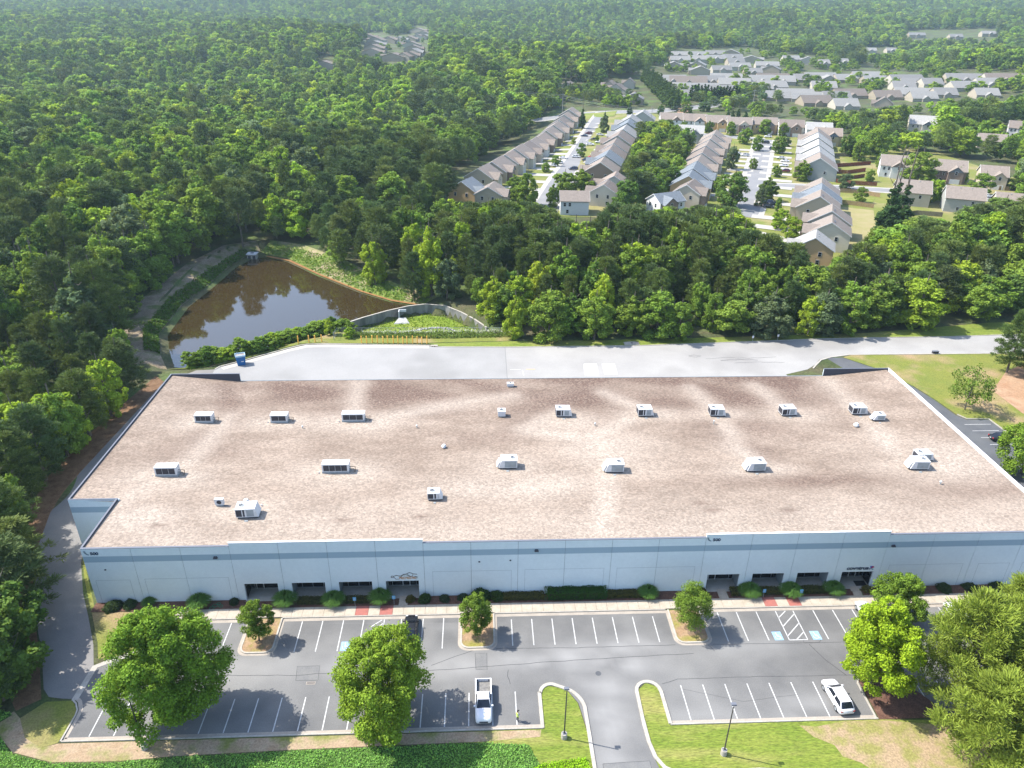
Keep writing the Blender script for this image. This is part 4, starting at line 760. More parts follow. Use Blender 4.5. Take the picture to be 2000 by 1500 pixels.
# ------------------------------------------------------------------ person
def person(x, y, rz):
    t = thing('person', 'person in a yellow safety vest, dark trousers and dark cap standing by a white line', 'person', (x, y, .01), rz)
    V = [(0,0,.95),(0,.0,1.12),(0,.01,1.32),(0,0,1.46),(0,.0,1.54),(0,.02,1.64),(0,.02,1.74)]
    E = [(0,1),(1,2),(2,3),(3,4),(4,5),(5,6)]; R = [(.16,.11),(.15,.10),(.18,.11),(.14,.09),(.055,.055),(.085,.10),(.065,.08)]
    for s_ in (-1, 1):
        b = len(V); V += [(s_*.10,0,.88),(s_*.12,.02,.50),(s_*.13,-.02,.10),(s_*.13,.12,.04)]; E += [(0,b),(b,b+1),(b+1,b+2),(b+2,b+3)]; R += [(.09,.09),(.065,.065),(.045,.045),(.04,.03)]
        b = len(V); V += [(s_*.19,0,1.42),(s_*.25,.02,1.16),(s_*.12,.24,1.14),(s_*.03,.31,1.18)]; E += [(3,b),(b,b+1),(b+1,b+2),(b+2,b+3)]; R += [(.06,.06),(.045,.045),(.035,.035),(.03,.02)]
    me = bpy.data.meshes.new('body'); me.from_pydata(V, E, []); o = bpy.data.objects.new('body', me); COL.objects.link(o)
    sk_ = o.modifiers.new('s', 'SKIN')
    for i, r in enumerate(R): me.skin_vertices[0].data[i].radius = r
    me.skin_vertices[0].data[0].use_root = True; o.modifiers.new('u', 'SUBSURF').levels = 1
    dg = bpy.context.evaluated_depsgraph_get(); m2 = bpy.data.meshes.new_from_object(o.evaluated_get(dg)); bpy.data.objects.remove(o)
    m2.name = 'body'; m2.materials.clear()
    for q in (pm('trousers', (.02,.02,.03)), pm('shirt', (.45,.48,.45)), pm('skin', (.42,.26,.18)), pm('shoes', (.25,.24,.23))): m2.materials.append(q)
    for p in m2.polygons:
        c = p.center; p.use_smooth = True; p.material_index = 3 if c.z < .09 else 0 if c.z < .97 else 2 if (c.z > 1.5 or c.y > .22) else 1
    link('body', m2, t)
    vm = MB(); S = []
    for z, w_, d in ((.86,.20,.14),(1.05,.195,.14),(1.3,.215,.145),(1.43,.20,.12),(1.5,.10,.08)): S.append([(w_*math.cos(a),d*math.sin(a)+.01,z) for a in [2*math.pi*k/12 for k in range(12)]])
    loft(S, vm); v = vm.build('safety_vest', pm('safety_yellow', (.62,.80,.05), rough=.6), t); MB().box(-.21,-.145,1.1,.21,.165,1.14).build('reflective_band', M_ALU, v)
    S = [[(w_*math.cos(a),w_*1.15*math.sin(a)+.02,z) for a in [2*math.pi*k/10 for k in range(10)]] for z, w_ in ((1.68,.105),(1.74,.10),(1.80,.06))]; cp_ = loft(S, MB()).build('cap', pm('cap', (.05,.045,.04)), t)
    MB().box(-.07,.10,1.68,.07,.24,1.70).build('visor', M_BLACK, cp_)
person(3.9, 58.75, math.radians(-60))
# ------------------------------------------------------------------ houses
WCOL = {'beige':(.56,.49,.38),'tan':(.48,.41,.30),'cream':(.66,.61,.50),'white':(.72,.72,.70),'grey':(.40,.41,.38),'orange':(.62,.43,.22),'brown':(.27,.20,.16),'yellow':(.56,.46,.26)}
RCOL = {'tan':(.28,.235,.20),'brown':(.235,.195,.168),'grey':(.32,.312,.30),'slate':(.19,.215,.24),'pink':(.295,.24,.20),'pale':(.39,.38,.36)}
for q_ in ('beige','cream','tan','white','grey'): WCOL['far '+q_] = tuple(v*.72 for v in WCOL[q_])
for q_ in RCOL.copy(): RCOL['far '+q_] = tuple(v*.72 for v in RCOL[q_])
MW = {k: pm(k+'_siding', v, tuple(q*.9 for q in v), .8, .85, coord='obj', stretch=(1,1,6)) for k, v in WCOL.items()}
MR = {k: pm(k+'_shingles', v, tuple(q*.82 for q in v), 1.2, .9, fine=.14, fs=3, coord='obj') for k, v in RCOL.items()}
M_GAR = pm('white_garage_door', (.66,.66,.64)); M_TRIM = pm('white_trim', (.72,.72,.70))
winf = MB().box(-.55,-.05,-.75,.55,.0,.75).me('frame'); winp = MB().box(-.45,-.075,-.66,.45,-.05,-.03).box(-.45,-.075,.03,.45,-.05,.66).me('pane')
for m_ in (winf, ): m_.materials.append(M_TRIM)
winp.materials.append(M_GLASS)
def window(par, x, y, z, rz, s=1.):
    o = link('window', winf, par); o.location = (x, y, z); o.rotation_euler = (0, 0, rz); o.scale = (s, 1, s); q = link('pane', winp, o); return o
HOUSES = []
def house(x, y, rz, L, W, wall, roof, label, h=5.6, rise=None, side=1, detail=2, group='houses of the estate', z=None, gable=True, wing=False, vents=False):
    """ridge along local y; side = local x side that faces the street; local -y gable faces the viewer"""
    z = tz(x, y) if z is None else z; t = thing('house', label, 'house', (x, y, z-.02), rz, group); HOUSES.append((x, y, max(L, W)/2)); rise = rise or W*.30; l, w_ = L/2, W/2; M = MW[wall]; R = MR[roof]
    MB().add([(-w_,-l,-1),(w_,-l,-1),(w_,l,-1),(-w_,l,-1),(-w_,-l,h),(w_,-l,h),(w_,l,h),(-w_,l,h),(0,-l,h+rise),(0,l,h+rise)],
             [(0,1,5,8,4),(1,2,6,5),(2,3,7,9,6),(3,0,4,7)]).build('wall', M, t)
    o_ = .45; k = rise/w_; th = .16; a = w_+o_; zl = h-o_*k
    def slab(mb, s_):
        e = l+o_*.8; b = [(0,-e,h+rise+.02),(s_*a,-e,zl+.02),(s_*a,e,zl+.02),(0,e,h+rise+.02)]; b = b if s_ > 0 else b[::-1]; mb.hexa(b, [(p,q,r+th) for p,q,r in b])
    rf = MB(); slab(rf, 1); slab(rf, -1); rf = rf.build('roof', R, t)
    if detail > 0:
        for e in (-l-o_*.8-.04, l+o_*.8):
            tr = MB()
            for s_ in (1,-1):
                q = [(0,e,h+rise-.08),(s_*a,e,zl-.08),(s_*a,e+.04,zl-.08),(0,e+.04,h+rise-.08)]; q = q if s_ > 0 else q[::-1]; tr.hexa(q, [(p,b,r+th+.14) for p,b,r in q])
            tr.build('fascia', M_TRIM, rf)
    s_ = side
    if gable:   # projecting front gable over the garage, on the street side
        gy = -l*.35 if detail else 0; gw = min(6.4, L*.55)/2; gx = s_*(w_+2.1); gh = h-.3; gr = gw*.74; xi = s_*(w_*.12)
        MB().add([(s_*(w_-.1),gy-gw,-1),(gx,gy-gw,-1),(gx,gy+gw,-1),(s_*(w_-.1),gy+gw,-1),(s_*(w_-.1),gy-gw,gh),(gx,gy-gw,gh),(gx,gy+gw,gh),(s_*(w_-.1),gy+gw,gh),(gx,gy,gh+gr),(s_*(w_-.1),gy,gh+gr)], [(0,1,5,4),(1,2,6,8,5),(2,3,7,6)]).build('wall', MW['brown'] if detail > 1 and random.random() < .35 else M, t)
        if detail > 1:
            MB().add([(gx+s_*.02,gy-gw*.98,gh),(gx+s_*.02,gy+gw*.98,gh),(gx+s_*.02,gy,gh+gr*.98),(gx-s_*.02,gy-gw*.98,gh),(gx-s_*.02,gy+gw*.98,gh),(gx-s_*.02,gy,gh+gr*.98)], [(0,1,2),(5,4,3),(0,3,4,1),(1,4,5,2),(2,5,3,0)]).build('gable_shingles', random.choice((MR['slate'],MW['brown'],MW['grey'],M)), t)
        g2 = MB(); xo = gx+s_*.35
        for q in (1,-1):
            b = [(xi,gy,gh+gr+.03),(xo,gy,gh+gr+.03),(xo,gy+q*(gw+.35),gh-.35*.74),(xi,gy+q*(gw+.35),gh-.35*.74)]
            if q*s_ < 0: b = b[::-1]
            b = b[::-1]; g2.hexa(b, [(p,c,r+.14) for p,c,r in b])
        g2.build('gable_roof', R, t)
        if detail > 1:
            MB().box(min(gx,gx+s_*.05),gy-2.1,0,max(gx,gx+s_*.05),gy+2.1,2.3).build('garage_door', M_GAR, t); window(t, gx, gy, gh-.3, math.pi/2*s_, 1.1)
    if detail > 1:
        for u in (-w_*.45, w_*.35): window(t, u, -l, h-1.4, 0)
        if random.random() < .6: window(t, w_*.3, -l, 1.6, 0)
        for u in (l*.35, l*.7): window(t, s_*w_, u, h-1.4, math.pi/2*s_)
        window(t, s_*w_, l*.5, 1.5, math.pi/2*s_)
        window(t, -s_*w_, l*.3, 1.6, -math.pi/2*s_); window(t, -s_*w_, -l*.4, h-1.5, -math.pi/2*s_)
        for u in range(4 if vents else 2):
            yy = -l*.6+u*.8 if vents else -l*.3+u*l*.6; xx = -s_*.9; MB().box(xx-.18,yy-.16,h+rise-.9*k,xx+.18,yy+.16,h+rise-.9*k+.42).build('roof_vent', M_COPD if vents else M_GREYM, rf)
    if wing:
        MB().box(-s_*w_ if s_ < 0 else -w_-2.5, -l*.5, -1, -w_ if s_ > 0 else w_+2.5, l*.5, 2.7).build('rear_wing', M, t)
    return t
rc = random.Random(4)
SEQ = [('beige','tan'),('cream','tan'),('tan','brown'),('beige','pink'),('cream','grey'),('beige','tan'),('white','pink'),('tan','tan'),('beige','grey'),('cream','brown')]
ORD = ['first','second','third','fourth','fifth','sixth','seventh','eighth','ninth','tenth','eleventh','twelfth','thirteenth','fourteenth','fifteenth','sixteenth','seventeenth']
def row(pa, pb, n, side, cols, where, off=0., L=10.5, W=13., group=None, d=2, skip=(), vents=(), z0=None, stag=.6):
    ax, ay = pa; bx, by = pb; rz = -math.atan2(bx-ax, by-ay)
    for i in range(n):
        if i in skip: continue
        u = i/(n-1); x = ax+(bx-ax)*u+rc.uniform(-stag,stag); y = ay+(by-ay)*u; wc, rcx = cols[i % len(cols)]
        house(x, y, rz, L*rc.uniform(.94,1.04), W*rc.uniform(.94,1.05), wc, rcx, '%s house with %s roof in the row %s, %s from its near end' % (wc, {'pink':'pinkish'}.get(rcx, rcx), where, ORD[i]), h=rc.uniform(5.3,6.), side=side, detail=d if i < 9 else min(d, 2), vents=i in vents, group=group)
# rows of the near estate (ridges parallel to their street, gables towards the viewer)
def rowp(peaks, side, cols, where, group, W=13.5, vents=()):
    n = len(peaks)
    for i in range(n):
        p = Vector(peaks[i]); q = Vector(peaks[i+1]) if i < n-1 else p+(p-Vector(peaks[i-1])); d = (q-p); sp = min(d.length, 26); u = d.normalized(); L = sp*.80; c = p+u*(L/2); wc, rcx = cols[i % len(cols)]
        house(c.x, c.y, -math.atan2(u.x, u.y)*.5-.5*math.atan2(peaks[-1][0]-peaks[0][0], peaks[-1][1]-peaks[0][1]), L, W*rc.uniform(.95,1.05), wc, rcx, '%s house with %s roof %s, %s from the near end' % (wc, {'pink':'pinkish'}.get(rcx, rcx), where, ORD[i]), h=rc.uniform(5.3,5.9), side=side, group=group, vents=i in vents)
rowp([(-.6,331),(5.9,346),(12.6,366),(18.1,382),(23.5,401),(28.5,419),(33.5,436),(40.1,459),(46.7,480),(52,503),(57.5,523),(62.5,541)],1,[('beige','tan'),('tan','tan'),('cream','pink'),('cream','tan'),('beige','brown'),('white','tan'),('cream','pink'),('beige','tan'),('cream','tan'),('tan','brown'),('cream','pink'),('beige','tan')],'left of the first street','houses left of the first street',W=13.5)
house(-5,309,-.42,10,12.5,'orange','slate','orange walled house with a blue grey roof at the near left end of the estate',side=1); house(5,303,-.25,11,11,'tan','tan','tan house with a broad tan roof beside the blue grey roofed one',side=1,rise=3)
rowp([(55,343),(60,360),(65,378),(70,397),(75.4,418),(82.9,443),(89.6,466),(95,487)],-1,[('brown','tan'),('cream','slate'),('cream','brown'),('cream','brown'),('beige','brown'),('beige','grey'),('grey','slate'),('cream','grey')],'right of the first street','houses right of the first street',W=14.5)
house(37.5,292.5,math.radians(86),11,9.5,'white','tan','white house with a tan roof and tall side wall, alone below the first street',side=-1,gable=False); house(52,306,math.radians(-20),10,11,'cream','brown','cream house with a pinkish brown roof just right of the white one',side=-1); house(58,320,math.radians(-15),10,13,'cream','pink','cream house with a pink roof behind the cream one at the first street',side=-1)
house(110,520,math.radians(-15),13,16,'grey','grey','big grey gabled house at the far end of the first street',side=-1)
rowp([(88,314),(94,329.5),(101,349),(108.5,368),(116,389),(124,409),(131,427)],1,[('orange','slate'),('brown','slate'),('cream','tan'),('beige','brown'),('cream','tan'),('beige','tan'),('tan','tan')],'left of the second street','houses left of the second street',W=14.5)
house(74,293,math.radians(-65),12,9,'white','slate','white house with a dark slate roof, nearest left of the second street',side=1,h=5); house(86,303,math.radians(-28),12.5,11,'beige','brown','tall beige gabled house with a brown roof behind the white one',side=1,h=6.4)
rowp([(160,352),(167.6,371),(175,390),(184,412),(192,432)],-1,[('grey','tan'),('beige','pale'),('cream','pale'),('tan','pale'),('beige','tan')],'right of the second street','houses right of the second street',W=16)
house(107.5,229,math.radians(-24),10,12,'orange','pale','peach gabled house with a pale roof, nearest the woods on the right street',side=-1,h=5.6); house(119.5,245,math.radians(-24),11,13,'cream','tan','cream gabled house with tan roof and roof vents, second from the woods',side=-1,vents=True,h=6)
house(125.5,259,math.radians(-24),11,14,'beige','tan','beige gabled house with a tan roof and roof vents, third from the woods',side=-1,vents=True,h=6); house(129.5,279,math.radians(-24),12,15,'tan','tan','large tan gabled house with a double window and a row of roof vents',side=-1,vents=True,h=6.3)
house(135.5,292,math.radians(-24),11,16,'grey','slate','house with a slate blue roof and dark patio cover on the right street',side=-1); house(141,305,math.radians(-24),11,15,'white','tan','white gabled house with a tan roof behind the slate blue roofed one',side=-1)
for i, (px, py, wc, rcx) in enumerate(((1312,224,'white','tan'),(1357,226,'white','pink'),(1402,229,'orange','tan'),(1444,233,'cream','tan'),(1494,233,'orange','tan'),(1546,238,'white','brown'),(1600,243,'white','pale'),(1350,249,'grey','pale'),(1618,254,'yellow','pink'))):
    x, y = hit(px, py, 8.2); house(x, y, math.radians(84-1.5*i), 15, 12, wc, rcx, '%s house with %s roof, %s from the left in the back cross row' % (wc, {'pink':'pinkish'}.get(rcx, rcx), ORD[i]) if i < 7 else ('grey house with a pale flat looking roof standing in front of the cross row','yellow gabled house with a pinkish roof at the right end of the cross row')[i-7], side=-1, h=5.8, group='houses in the cross row')
for i, (px, py, rz, wc, rcx, L, W, lb) in enumerate(((1748,309,66,'white','tan',12,13,'white house with a tan roof left of the big round garden tree'),(1856,318,66,'brown','tan',14,13,'brown shingled house with a blue framed window and white garage'),(1942,329,66,'beige','tan',11,12,'beige gabled house with a tan roof and red fence at the right edge'),(1785,358,68,'beige','tan',13,13,'tan roofed house with a wall of white windows beside the dark evergreens'),(1886,371,66,'grey','tan',14,12,'grey house with a tan roof and two rows of white windows'),(1985,384,66,'beige','tan',14,12,'tan roofed house cut off by the right edge'),(1803,232,66,'cream','pale',16,15,'large cream house with a pale grey roof among the trees, upper right'),(1860,224,66,'grey','slate',14,11,'slate roofed house almost hidden behind round trees, upper right'),(1938,264,66,'tan','tan',14,11,'tan roofed house behind pines at the upper right'),(1993,240,60,'white','brown',12,12,'white gabled house at the right edge of the picture, upper right'))):
    x, y = hit(px, py, 8.3); house(x, y, math.radians(rz), L, W, wc, rcx, lb, side=-1 if i in (0,1,2,6,9) else 1, h=5.7, group='houses on the right side of the estate', gable=i in (0,1,2,6,9))
# far houses
FAR = [(1326,104,28),(1328,113,30),(1362,104,28),(1363,112,30),(1396,102,28),(1397,111,30),(1428,100,28),(1430,109,30),(1316,124,30),(1364,123,26),(1368,133,32),(1408,132,30),(1444,126,32),(1436,117,26),(1468,112,34),(1470,137,26),(1498,124,34),(1508,131,28),(1544,112,24),(1578,114,24),(1608,120,16),(1646,118,14),
 (1310,149,40),(1344,151,52),(1388,150,36),(1418,146,40),(1434,155,40),(1484,149,34),(1509,146,42),(1528,150,30),(1480,163,36),(1506,160,38),(1574,147,32),(1601,144,42),(1618,149,30),(1608,161,30),(1652,147,30),(1518,180,34),(1552,176,46),(1574,182,38),(1592,189,38),(1632,181,34),(1658,176,40),(1366,165,60),(1394,169,56),(1332,178,38),(1320,164,40),
 (1662,148,26),(1695,142,40),(1708,150,30),(1768,148,54),(1784,155,30),(1764,161,26),(1818,155,24),(1882,146,42),(1884,161,36),(1928,155,28),(1960,146,56),(1925,175,26),(1650,195,30),(1730,179,34),(1784,174,44),(1802,181,30),(1844,174,26),(1728,192,28),(1700,96,15),(1740,96,15),
 (1110,164,30),(1192,162,24),(1206,168,26),(1218,177,34),(1238,187,34),(1230,157,18),(634,122,32),(718,69,24),(736,75,24),(734,83,28),(732,90,28),(730,98,28),(762,74,20),(782,74,22),(802,73,20),(804,84,24),(808,91,24),(810,98,24),(802,104,22),(770,107,34),(792,106,20),(818,57,24),(828,63,22),(818,70,26),(831,70,20),
 (1505,14,9),(1557,10,8),(1632,21,9),(1672,29,10),(1790,66,30),(1815,32,22),(1866,69,18),(1932,63,22),(1976,22,10),(1876,26,8),(1008,12,10),(1115,16,8)]
rf_ = random.Random(9)
for i, (px, py, wpx) in enumerate(FAR):
    x, y = hit(px, py, 6.5); D = math.hypot(x, y); Wd = max(10, min(27, wpx*D/FOC*1.05))
    wc = rf_.choice(['cream','white','beige','beige','tan','cream']); rcx = rf_.choice(['pale','grey','pale','tan','pale','grey']) if px > 1250 else rf_.choice(['tan','pink','grey','tan'])
    lat = (px > 1250 and rf_.random() < .75) or wpx > 36; reg = 'in the far estate' if px > 1250 and py > 90 else 'beyond the first street' if px > 1000 and py > 90 else 'in the far clearing' if px < 1000 else 'on the far hills'
    n_ = sum(1 for a, b, c in FAR if abs(b-py) < 7 and a < px and (a > 1250) == (px > 1250)); ro = 'back' if py < 118 else 'second' if py < 140 else 'middle' if py < 158 else 'front'
    lb = '%s house with %s roof %s, %s from left, %s row' % (wc, rcx, reg, (ORD+['last','last','last','last','last','last','last','last'])[min(n_, 18)], ro)
    Wd *= 1.3 if px < 1000 else 1; low = py > 140 and px > 1250; hs = 2.7 if low else 4.6
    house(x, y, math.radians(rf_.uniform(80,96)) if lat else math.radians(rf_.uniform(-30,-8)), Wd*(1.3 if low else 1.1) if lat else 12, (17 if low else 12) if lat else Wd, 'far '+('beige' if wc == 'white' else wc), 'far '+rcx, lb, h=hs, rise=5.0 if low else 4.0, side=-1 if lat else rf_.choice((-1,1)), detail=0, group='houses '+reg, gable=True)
# streets, drives and lawns of the estate
flat('estate_lawn', [(-14,300),(30,286),(60,283),(80,280),(98,262),(100,228),(112,219),(135,236),(165,262),(200,270),(240,270),(262,330),(262,430),(235,450),(222,500),(150,560),(120,600),(84,600),(56,560),(20,440),(-4,360)], 0, pm('estate_grass', (.15,.19,.03), (.20,.20,.05), .09, .95, c3=(.28,.24,.11), s3=.05, fine=.2, fs=2), follow=.10, step=9, kind='structure')
M_STREET = pm('pale_street', (.215,.215,.22), (.26,.258,.26), .1, .9); M_DRW = pm('driveway_concrete', (.38,.365,.33), (.45,.43,.39), .2, .85)
def street(pts, w_): ribbon('street_pavement', pts, w_+4.4, 0, M_DRW, follow=.16, kind='structure'); ribbon('street', pts, w_, 0, M_STREET, follow=.2, kind='structure')
def dense(pts, s=12):
    P = []
    for (a, b), (c, d) in zip(pts[:-1], pts[1:]):
        n_ = max(1, int(math.hypot(c-a, d-b)/s)); P += [(a+(c-a)*i/n_, b+(d-b)*i/n_) for i in range(n_)]
    return P+[pts[-1]]
street(dense([(24,290),(38.5,354),(54.5,420.6),(69.8,488),(82,540),(95,590)]), 8.5); street(dense([(104,285),(112.7,305),(141.3,379.8),(164.5,439.3),(176,470)]), 9)
street(dense([(135,342),(165,337),(186,331),(230,312)]), 7); street(dense([(40,572),(95,590),(140,600),(200,640)]), 12); street(dense([(176,470),(140,490),(118,500)]), 7)
for i in range(14):
    u = i/13.; x, y = 13+62*u, 335+205*u; ribbon('driveway', [(x-2,y),(x+14-u*4,y-4)], 5.5, 0, M_DRW, follow=.24, kind='structure')
    x, y = 49+44*u, 345+165*u
    if i < 12: ribbon('driveway', [(x-8+u*2,y+3),(x+3,y)], 5, 0, M_DRW, follow=.25, kind='structure')
for i in range(11):
    u = i/10.; x, y = 101+48*u, 322+112*u; ribbon('driveway', [(x,y),(x+12,y-4)], 5.5, 0, M_DRW, follow=.24, kind='structure')
    x, y = 127+57*u, 305+150*u; ribbon('driveway', [(x-11,y+5),(x+3,y-1)], 5.5, 0, M_DRW, follow=.25, kind='structure')
for a, b in (((121,262),(103,272)),((128,277),(107,286)),((116,244),(101,262))): ribbon('driveway', [a, b], 5.5, 0, M_DRW, follow=.26, kind='structure')
flat('clay_bank', [(x, y) for x, y in [(196,512),(216,500),(236,505),(230,535),(202,545)]], 0, M_CLAY, follow=.3, step=9, kind='structure')
flat('clay_bank', [(x, y) for x, y in gp([(1325,205),(1345,205),(1348,222),(1322,224)])], 0, M_CLAY, follow=.3, step=9, kind='structure')
flat('field', [(x, y) for x, y in gp([(1135,222),(1205,218),(1200,228),(1145,232)])], 0, M_GRASS, follow=.32, step=9, kind='structure')
# garden fences, board by board
def board_fence(pts, mat, label, h=1.9, s=.0):
    t = tag(bpy.data.objects.new('garden_fence', None), label, 'fence', 'wooden garden fences'); COL.objects.link(t); k = 0
    for (a, b), (c, d) in zip(pts[:-1], pts[1:]):
        n_ = max(1, round(math.hypot(c-a, d-b)/2.4))
        for i in range(n_):
            x0_, y0_ = a+(c-a)*i/n_, b+(d-b)*i/n_; x1_, y1_ = a+(c-a)*(i+1)/n_, b+(d-b)*(i+1)/n_; u = Vector((x1_-x0_, y1_-y0_)); L_n = u.length; ang = math.atan2(u.y, u.x)
            mb = MB(); m_ = 12
            for q in range(m_): mb.box(L_n*q/m_+.01,-.02+.01*(q % 2),.05,L_n*(q+1)/m_-.01,.02+.01*(q % 2),h+.03*math.sin(q*2.1+i))
            mb.box(-.06,-.06,0,.06,.06,h+.1)
            o = mb.build('fence_panel', mat, t); o.location = (x0_, y0_, tz(x0_, y0_)); o.rotation_euler = (0, 0, ang)
for k, (pts, mt, lb) in enumerate((([(1640,352),(1668,350),(1688,347)],M_WOODRED,'dark red board fence behind the right row, lower of the two short ones'),([(1630,327),(1660,325),(1700,322)],M_WOODRED,'dark red board fence highest up behind the right row'),([(1625,338),(1655,340),(1690,335)],M_WOODRED,'dark red board fence in the middle behind the right row'),([(1632,357),(1665,361),(1712,364)],M_WOODRED,'long red brown board fence along the side street'),([(1640,376),(1680,379),(1718,386)],M_WOOD,'tan board fence below the side street'),([(1638,398),(1670,402),(1706,407)],M_WOOD,'long tan board fence above the bare back garden'),([(1753,424),(1790,420),(1840,424)],M_WOODG,'weathered grey fence behind the house with the window wall'),([(1632,306),(1660,306),(1682,300)],M_WOODG,'thin grey fence uppermost behind the right row'),([(1905,366),(1930,366)],M_WOOD,'orange brown fence between the two houses at the right edge'),([(1950,372),(1972,373),(1976,362)],M_WOOD,'orange brown fence by the beige gabled house at the right edge'))):
    board_fence(gp(pts), mt, lb)
flat('back_garden', gp([(1640,404),(1706,412),(1715,470),(1660,478)]), 0, pm('bare_garden', (.27,.25,.09), (.33,.28,.14), .2), follow=.2, step=6, kind='structure')
for q in ([(1640,384),(1708,388),(1702,404),(1640,398)], [(1650,355),(1690,352),(1690,342),(1655,345)], [(1212,292),(1245,292),(1240,335),(1222,345)]):
    flat('garden_lawn', gp(q), 0, M_GRASS, follow=.22, step=6, kind='structure')
# cars of the estate
cars = [(1150,258,'dark red suv'),(1141,262,'dark blue car'),(1160,270,'black car'),(1153,280,'white car'),(1170,276,'white car'),(1100,306,'white car'),(1091,317,'silver car'),(1080,322,'white car'),(1125,304,'silver car'),(1157,306,'red car'),(1145,312,'dark blue car'),(1152,322,'dark blue car'),(1120,330,'dark blue car'),(1533,316,'white car'),(1531,325,'white car'),(1533,336,'dark red car'),(1525,310,'silver car'),(1500,268,'white car'),(1495,280,'black car'),(1482,272,'silver car'),(1440,302,'white car'),(1510,292,'dark blue car'),(1500,405,'black car'),(1512,400,'black car'),(1500,398,'dark blue car'),(1844,376,'black car'),(1930,385,'silver car'),(1455,305,'silver car'),(1172,262,'silver car'),(1180,300,'white car')]
CB = {}; cc = {'dark red':(.12,.015,.02),'dark blue':(.02,.03,.07),'black':(.02,.02,.02),'white':(.75,.75,.76),'silver':(.45,.46,.48),'red':(.40,.03,.04)}
for i, (px, py, nm) in enumerate(cars):
    kd = 'suv' if 'suv' in nm or i % 3 == 0 else 'sedan'; cn = nm.rsplit(' ', 1)[0]; x, y = ground(px, py, .3); st = 'on the first street' if px < 1300 else 'on the second street' if px < 1700 else 'at the right hand houses'
    rz = math.radians(rc.choice((75,-105,72,-110))); near = 'near its far end' if py < 285 else 'about halfway along' if py < 330 else 'near its near end'
    lb = '%s parked %s %s, %s' % (nm, st, near, ['beside a drive','by the kerb','by a garage','next to a small tree','between two drives'][i % 5]); key = (kd, cn)
    if key not in CB: CB[key] = vehicle(kd, cn.replace(' ', '_'), cc[cn], lb, (x, y, tz(x,y)+.27), rz, 'cars parked in the estate')
    else: dup(CB[key], (x, y, tz(x,y)+.27), rz, None, lb)
# power poles and wires
PP = [(1098,226,'grey power pole at the far end of the left row'),(1269,266,'grey power pole beside the tree clump between the streets'),(1468,222,'grey power pole behind the cross row')]
tops = []
for px, py, lb in PP:
    x, y = ground(px, py, 0); t = thing('power_pole', lb, 'power pole', (x, y, tz(x,y))); MB().cyl((0,0,0),(0,0,17),.22,.14,n=7).build('pole', pm('pole_wood', (.36,.35,.33)), t); MB().box(-1.5,-.1,15.9,1.5,.1,16.1).build('crossarm', M_GREYM, t); tops.append((x, y, tz(x,y)+16))
t = tag(bpy.data.objects.new('power_line', None), 'pale power lines strung between the grey poles behind the estate', 'power line'); COL.objects.link(t)
tops = [(tops[0][0]-60, tops[0][1]+70, 16)]+tops+[(tops[2][0]+160, tops[2][1]-30, 16)]
for a, b in zip(tops[:-1], tops[1:]):
    for dz in (0, -.9, -2.2):
        mb = MB(); P = [(a[0]+(b[0]-a[0])*u, a[1]+(b[1]-a[1])*u, a[2]+(b[2]-a[2])*u+dz-4*u*(1-u)*1.6) for u in [i/8 for i in range(9)]]
        for p, q in zip(P[:-1], P[1:]): mb.cyl(p, q, .045, n=4, caps=False)
        mb.build('wire', M_ALU, t)
# ------------------------------------------------------------------ foliage meshes
def unit(v): return v/np.maximum(np.linalg.norm(v, axis=-1, keepdims=True), 1e-9)
def leaf_mesh(name, P, N, S, SH, asp=.6, mat=M_LEAF):
    n = len(P); t = unit(np.cross(N, rng.normal(size=(n, 3)))); b = np.cross(N, t); s = S[:, None]
    V = np.stack([P-t*s, P-b*s*asp+N*s*.12, P+t*s, P+b*s*asp+N*s*.12], 1).reshape(-1, 3).astype(np.float32)
    me = bpy.data.meshes.new(name); me.vertices.add(4*n); me.vertices.foreach_set('co', V.ravel()); me.loops.add(4*n); me.loops.foreach_set('vertex_index', np.arange(4*n, dtype=np.int32))
    me.polygons.add(n); me.polygons.foreach_set('loop_start', np.arange(n, dtype=np.int32)*4); a = me.attributes.new('shade', 'FLOAT', 'FACE'); a.data.foreach_set('value', np.clip(SH, 0, 1).astype(np.float32))
    me.materials.append(mat); me.update(); return me
def rdir(n, up=.25):
    d = rng.normal(size=(n, 3)); d[:, 2] += up; return unit(d)
def clumped(C, R, n, ls, up=.35, flatz=1., nrm=.55, shell=.62, mat=M_LEAF, name='crown', asp=.6, core=None):
    """leaves gathered on clumps (centres C, radii R)"""
    w_ = R**2; k = rng.choice(len(C), n, p=w_/w_.sum()); d = rdir(n, up); rr = R[k]*(shell+(1-shell)*rng.random(n)**.5)*np.where(rng.random(n) < .3, rng.uniform(.6, 1.45, n), rng.uniform(.85, 1.12, n))
    P = C[k]+d*rr[:, None]*np.array([1, 1, flatz]); N = unit(d*nrm+rdir(n, .5)*(1-nrm)*1.3); cs = rng.random(len(C))
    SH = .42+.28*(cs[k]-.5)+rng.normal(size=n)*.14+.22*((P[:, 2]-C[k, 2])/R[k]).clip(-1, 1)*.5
    return leaf_mesh(name, P, N, ls*rng.uniform(.65, 1.25, n), SH, asp, mat)
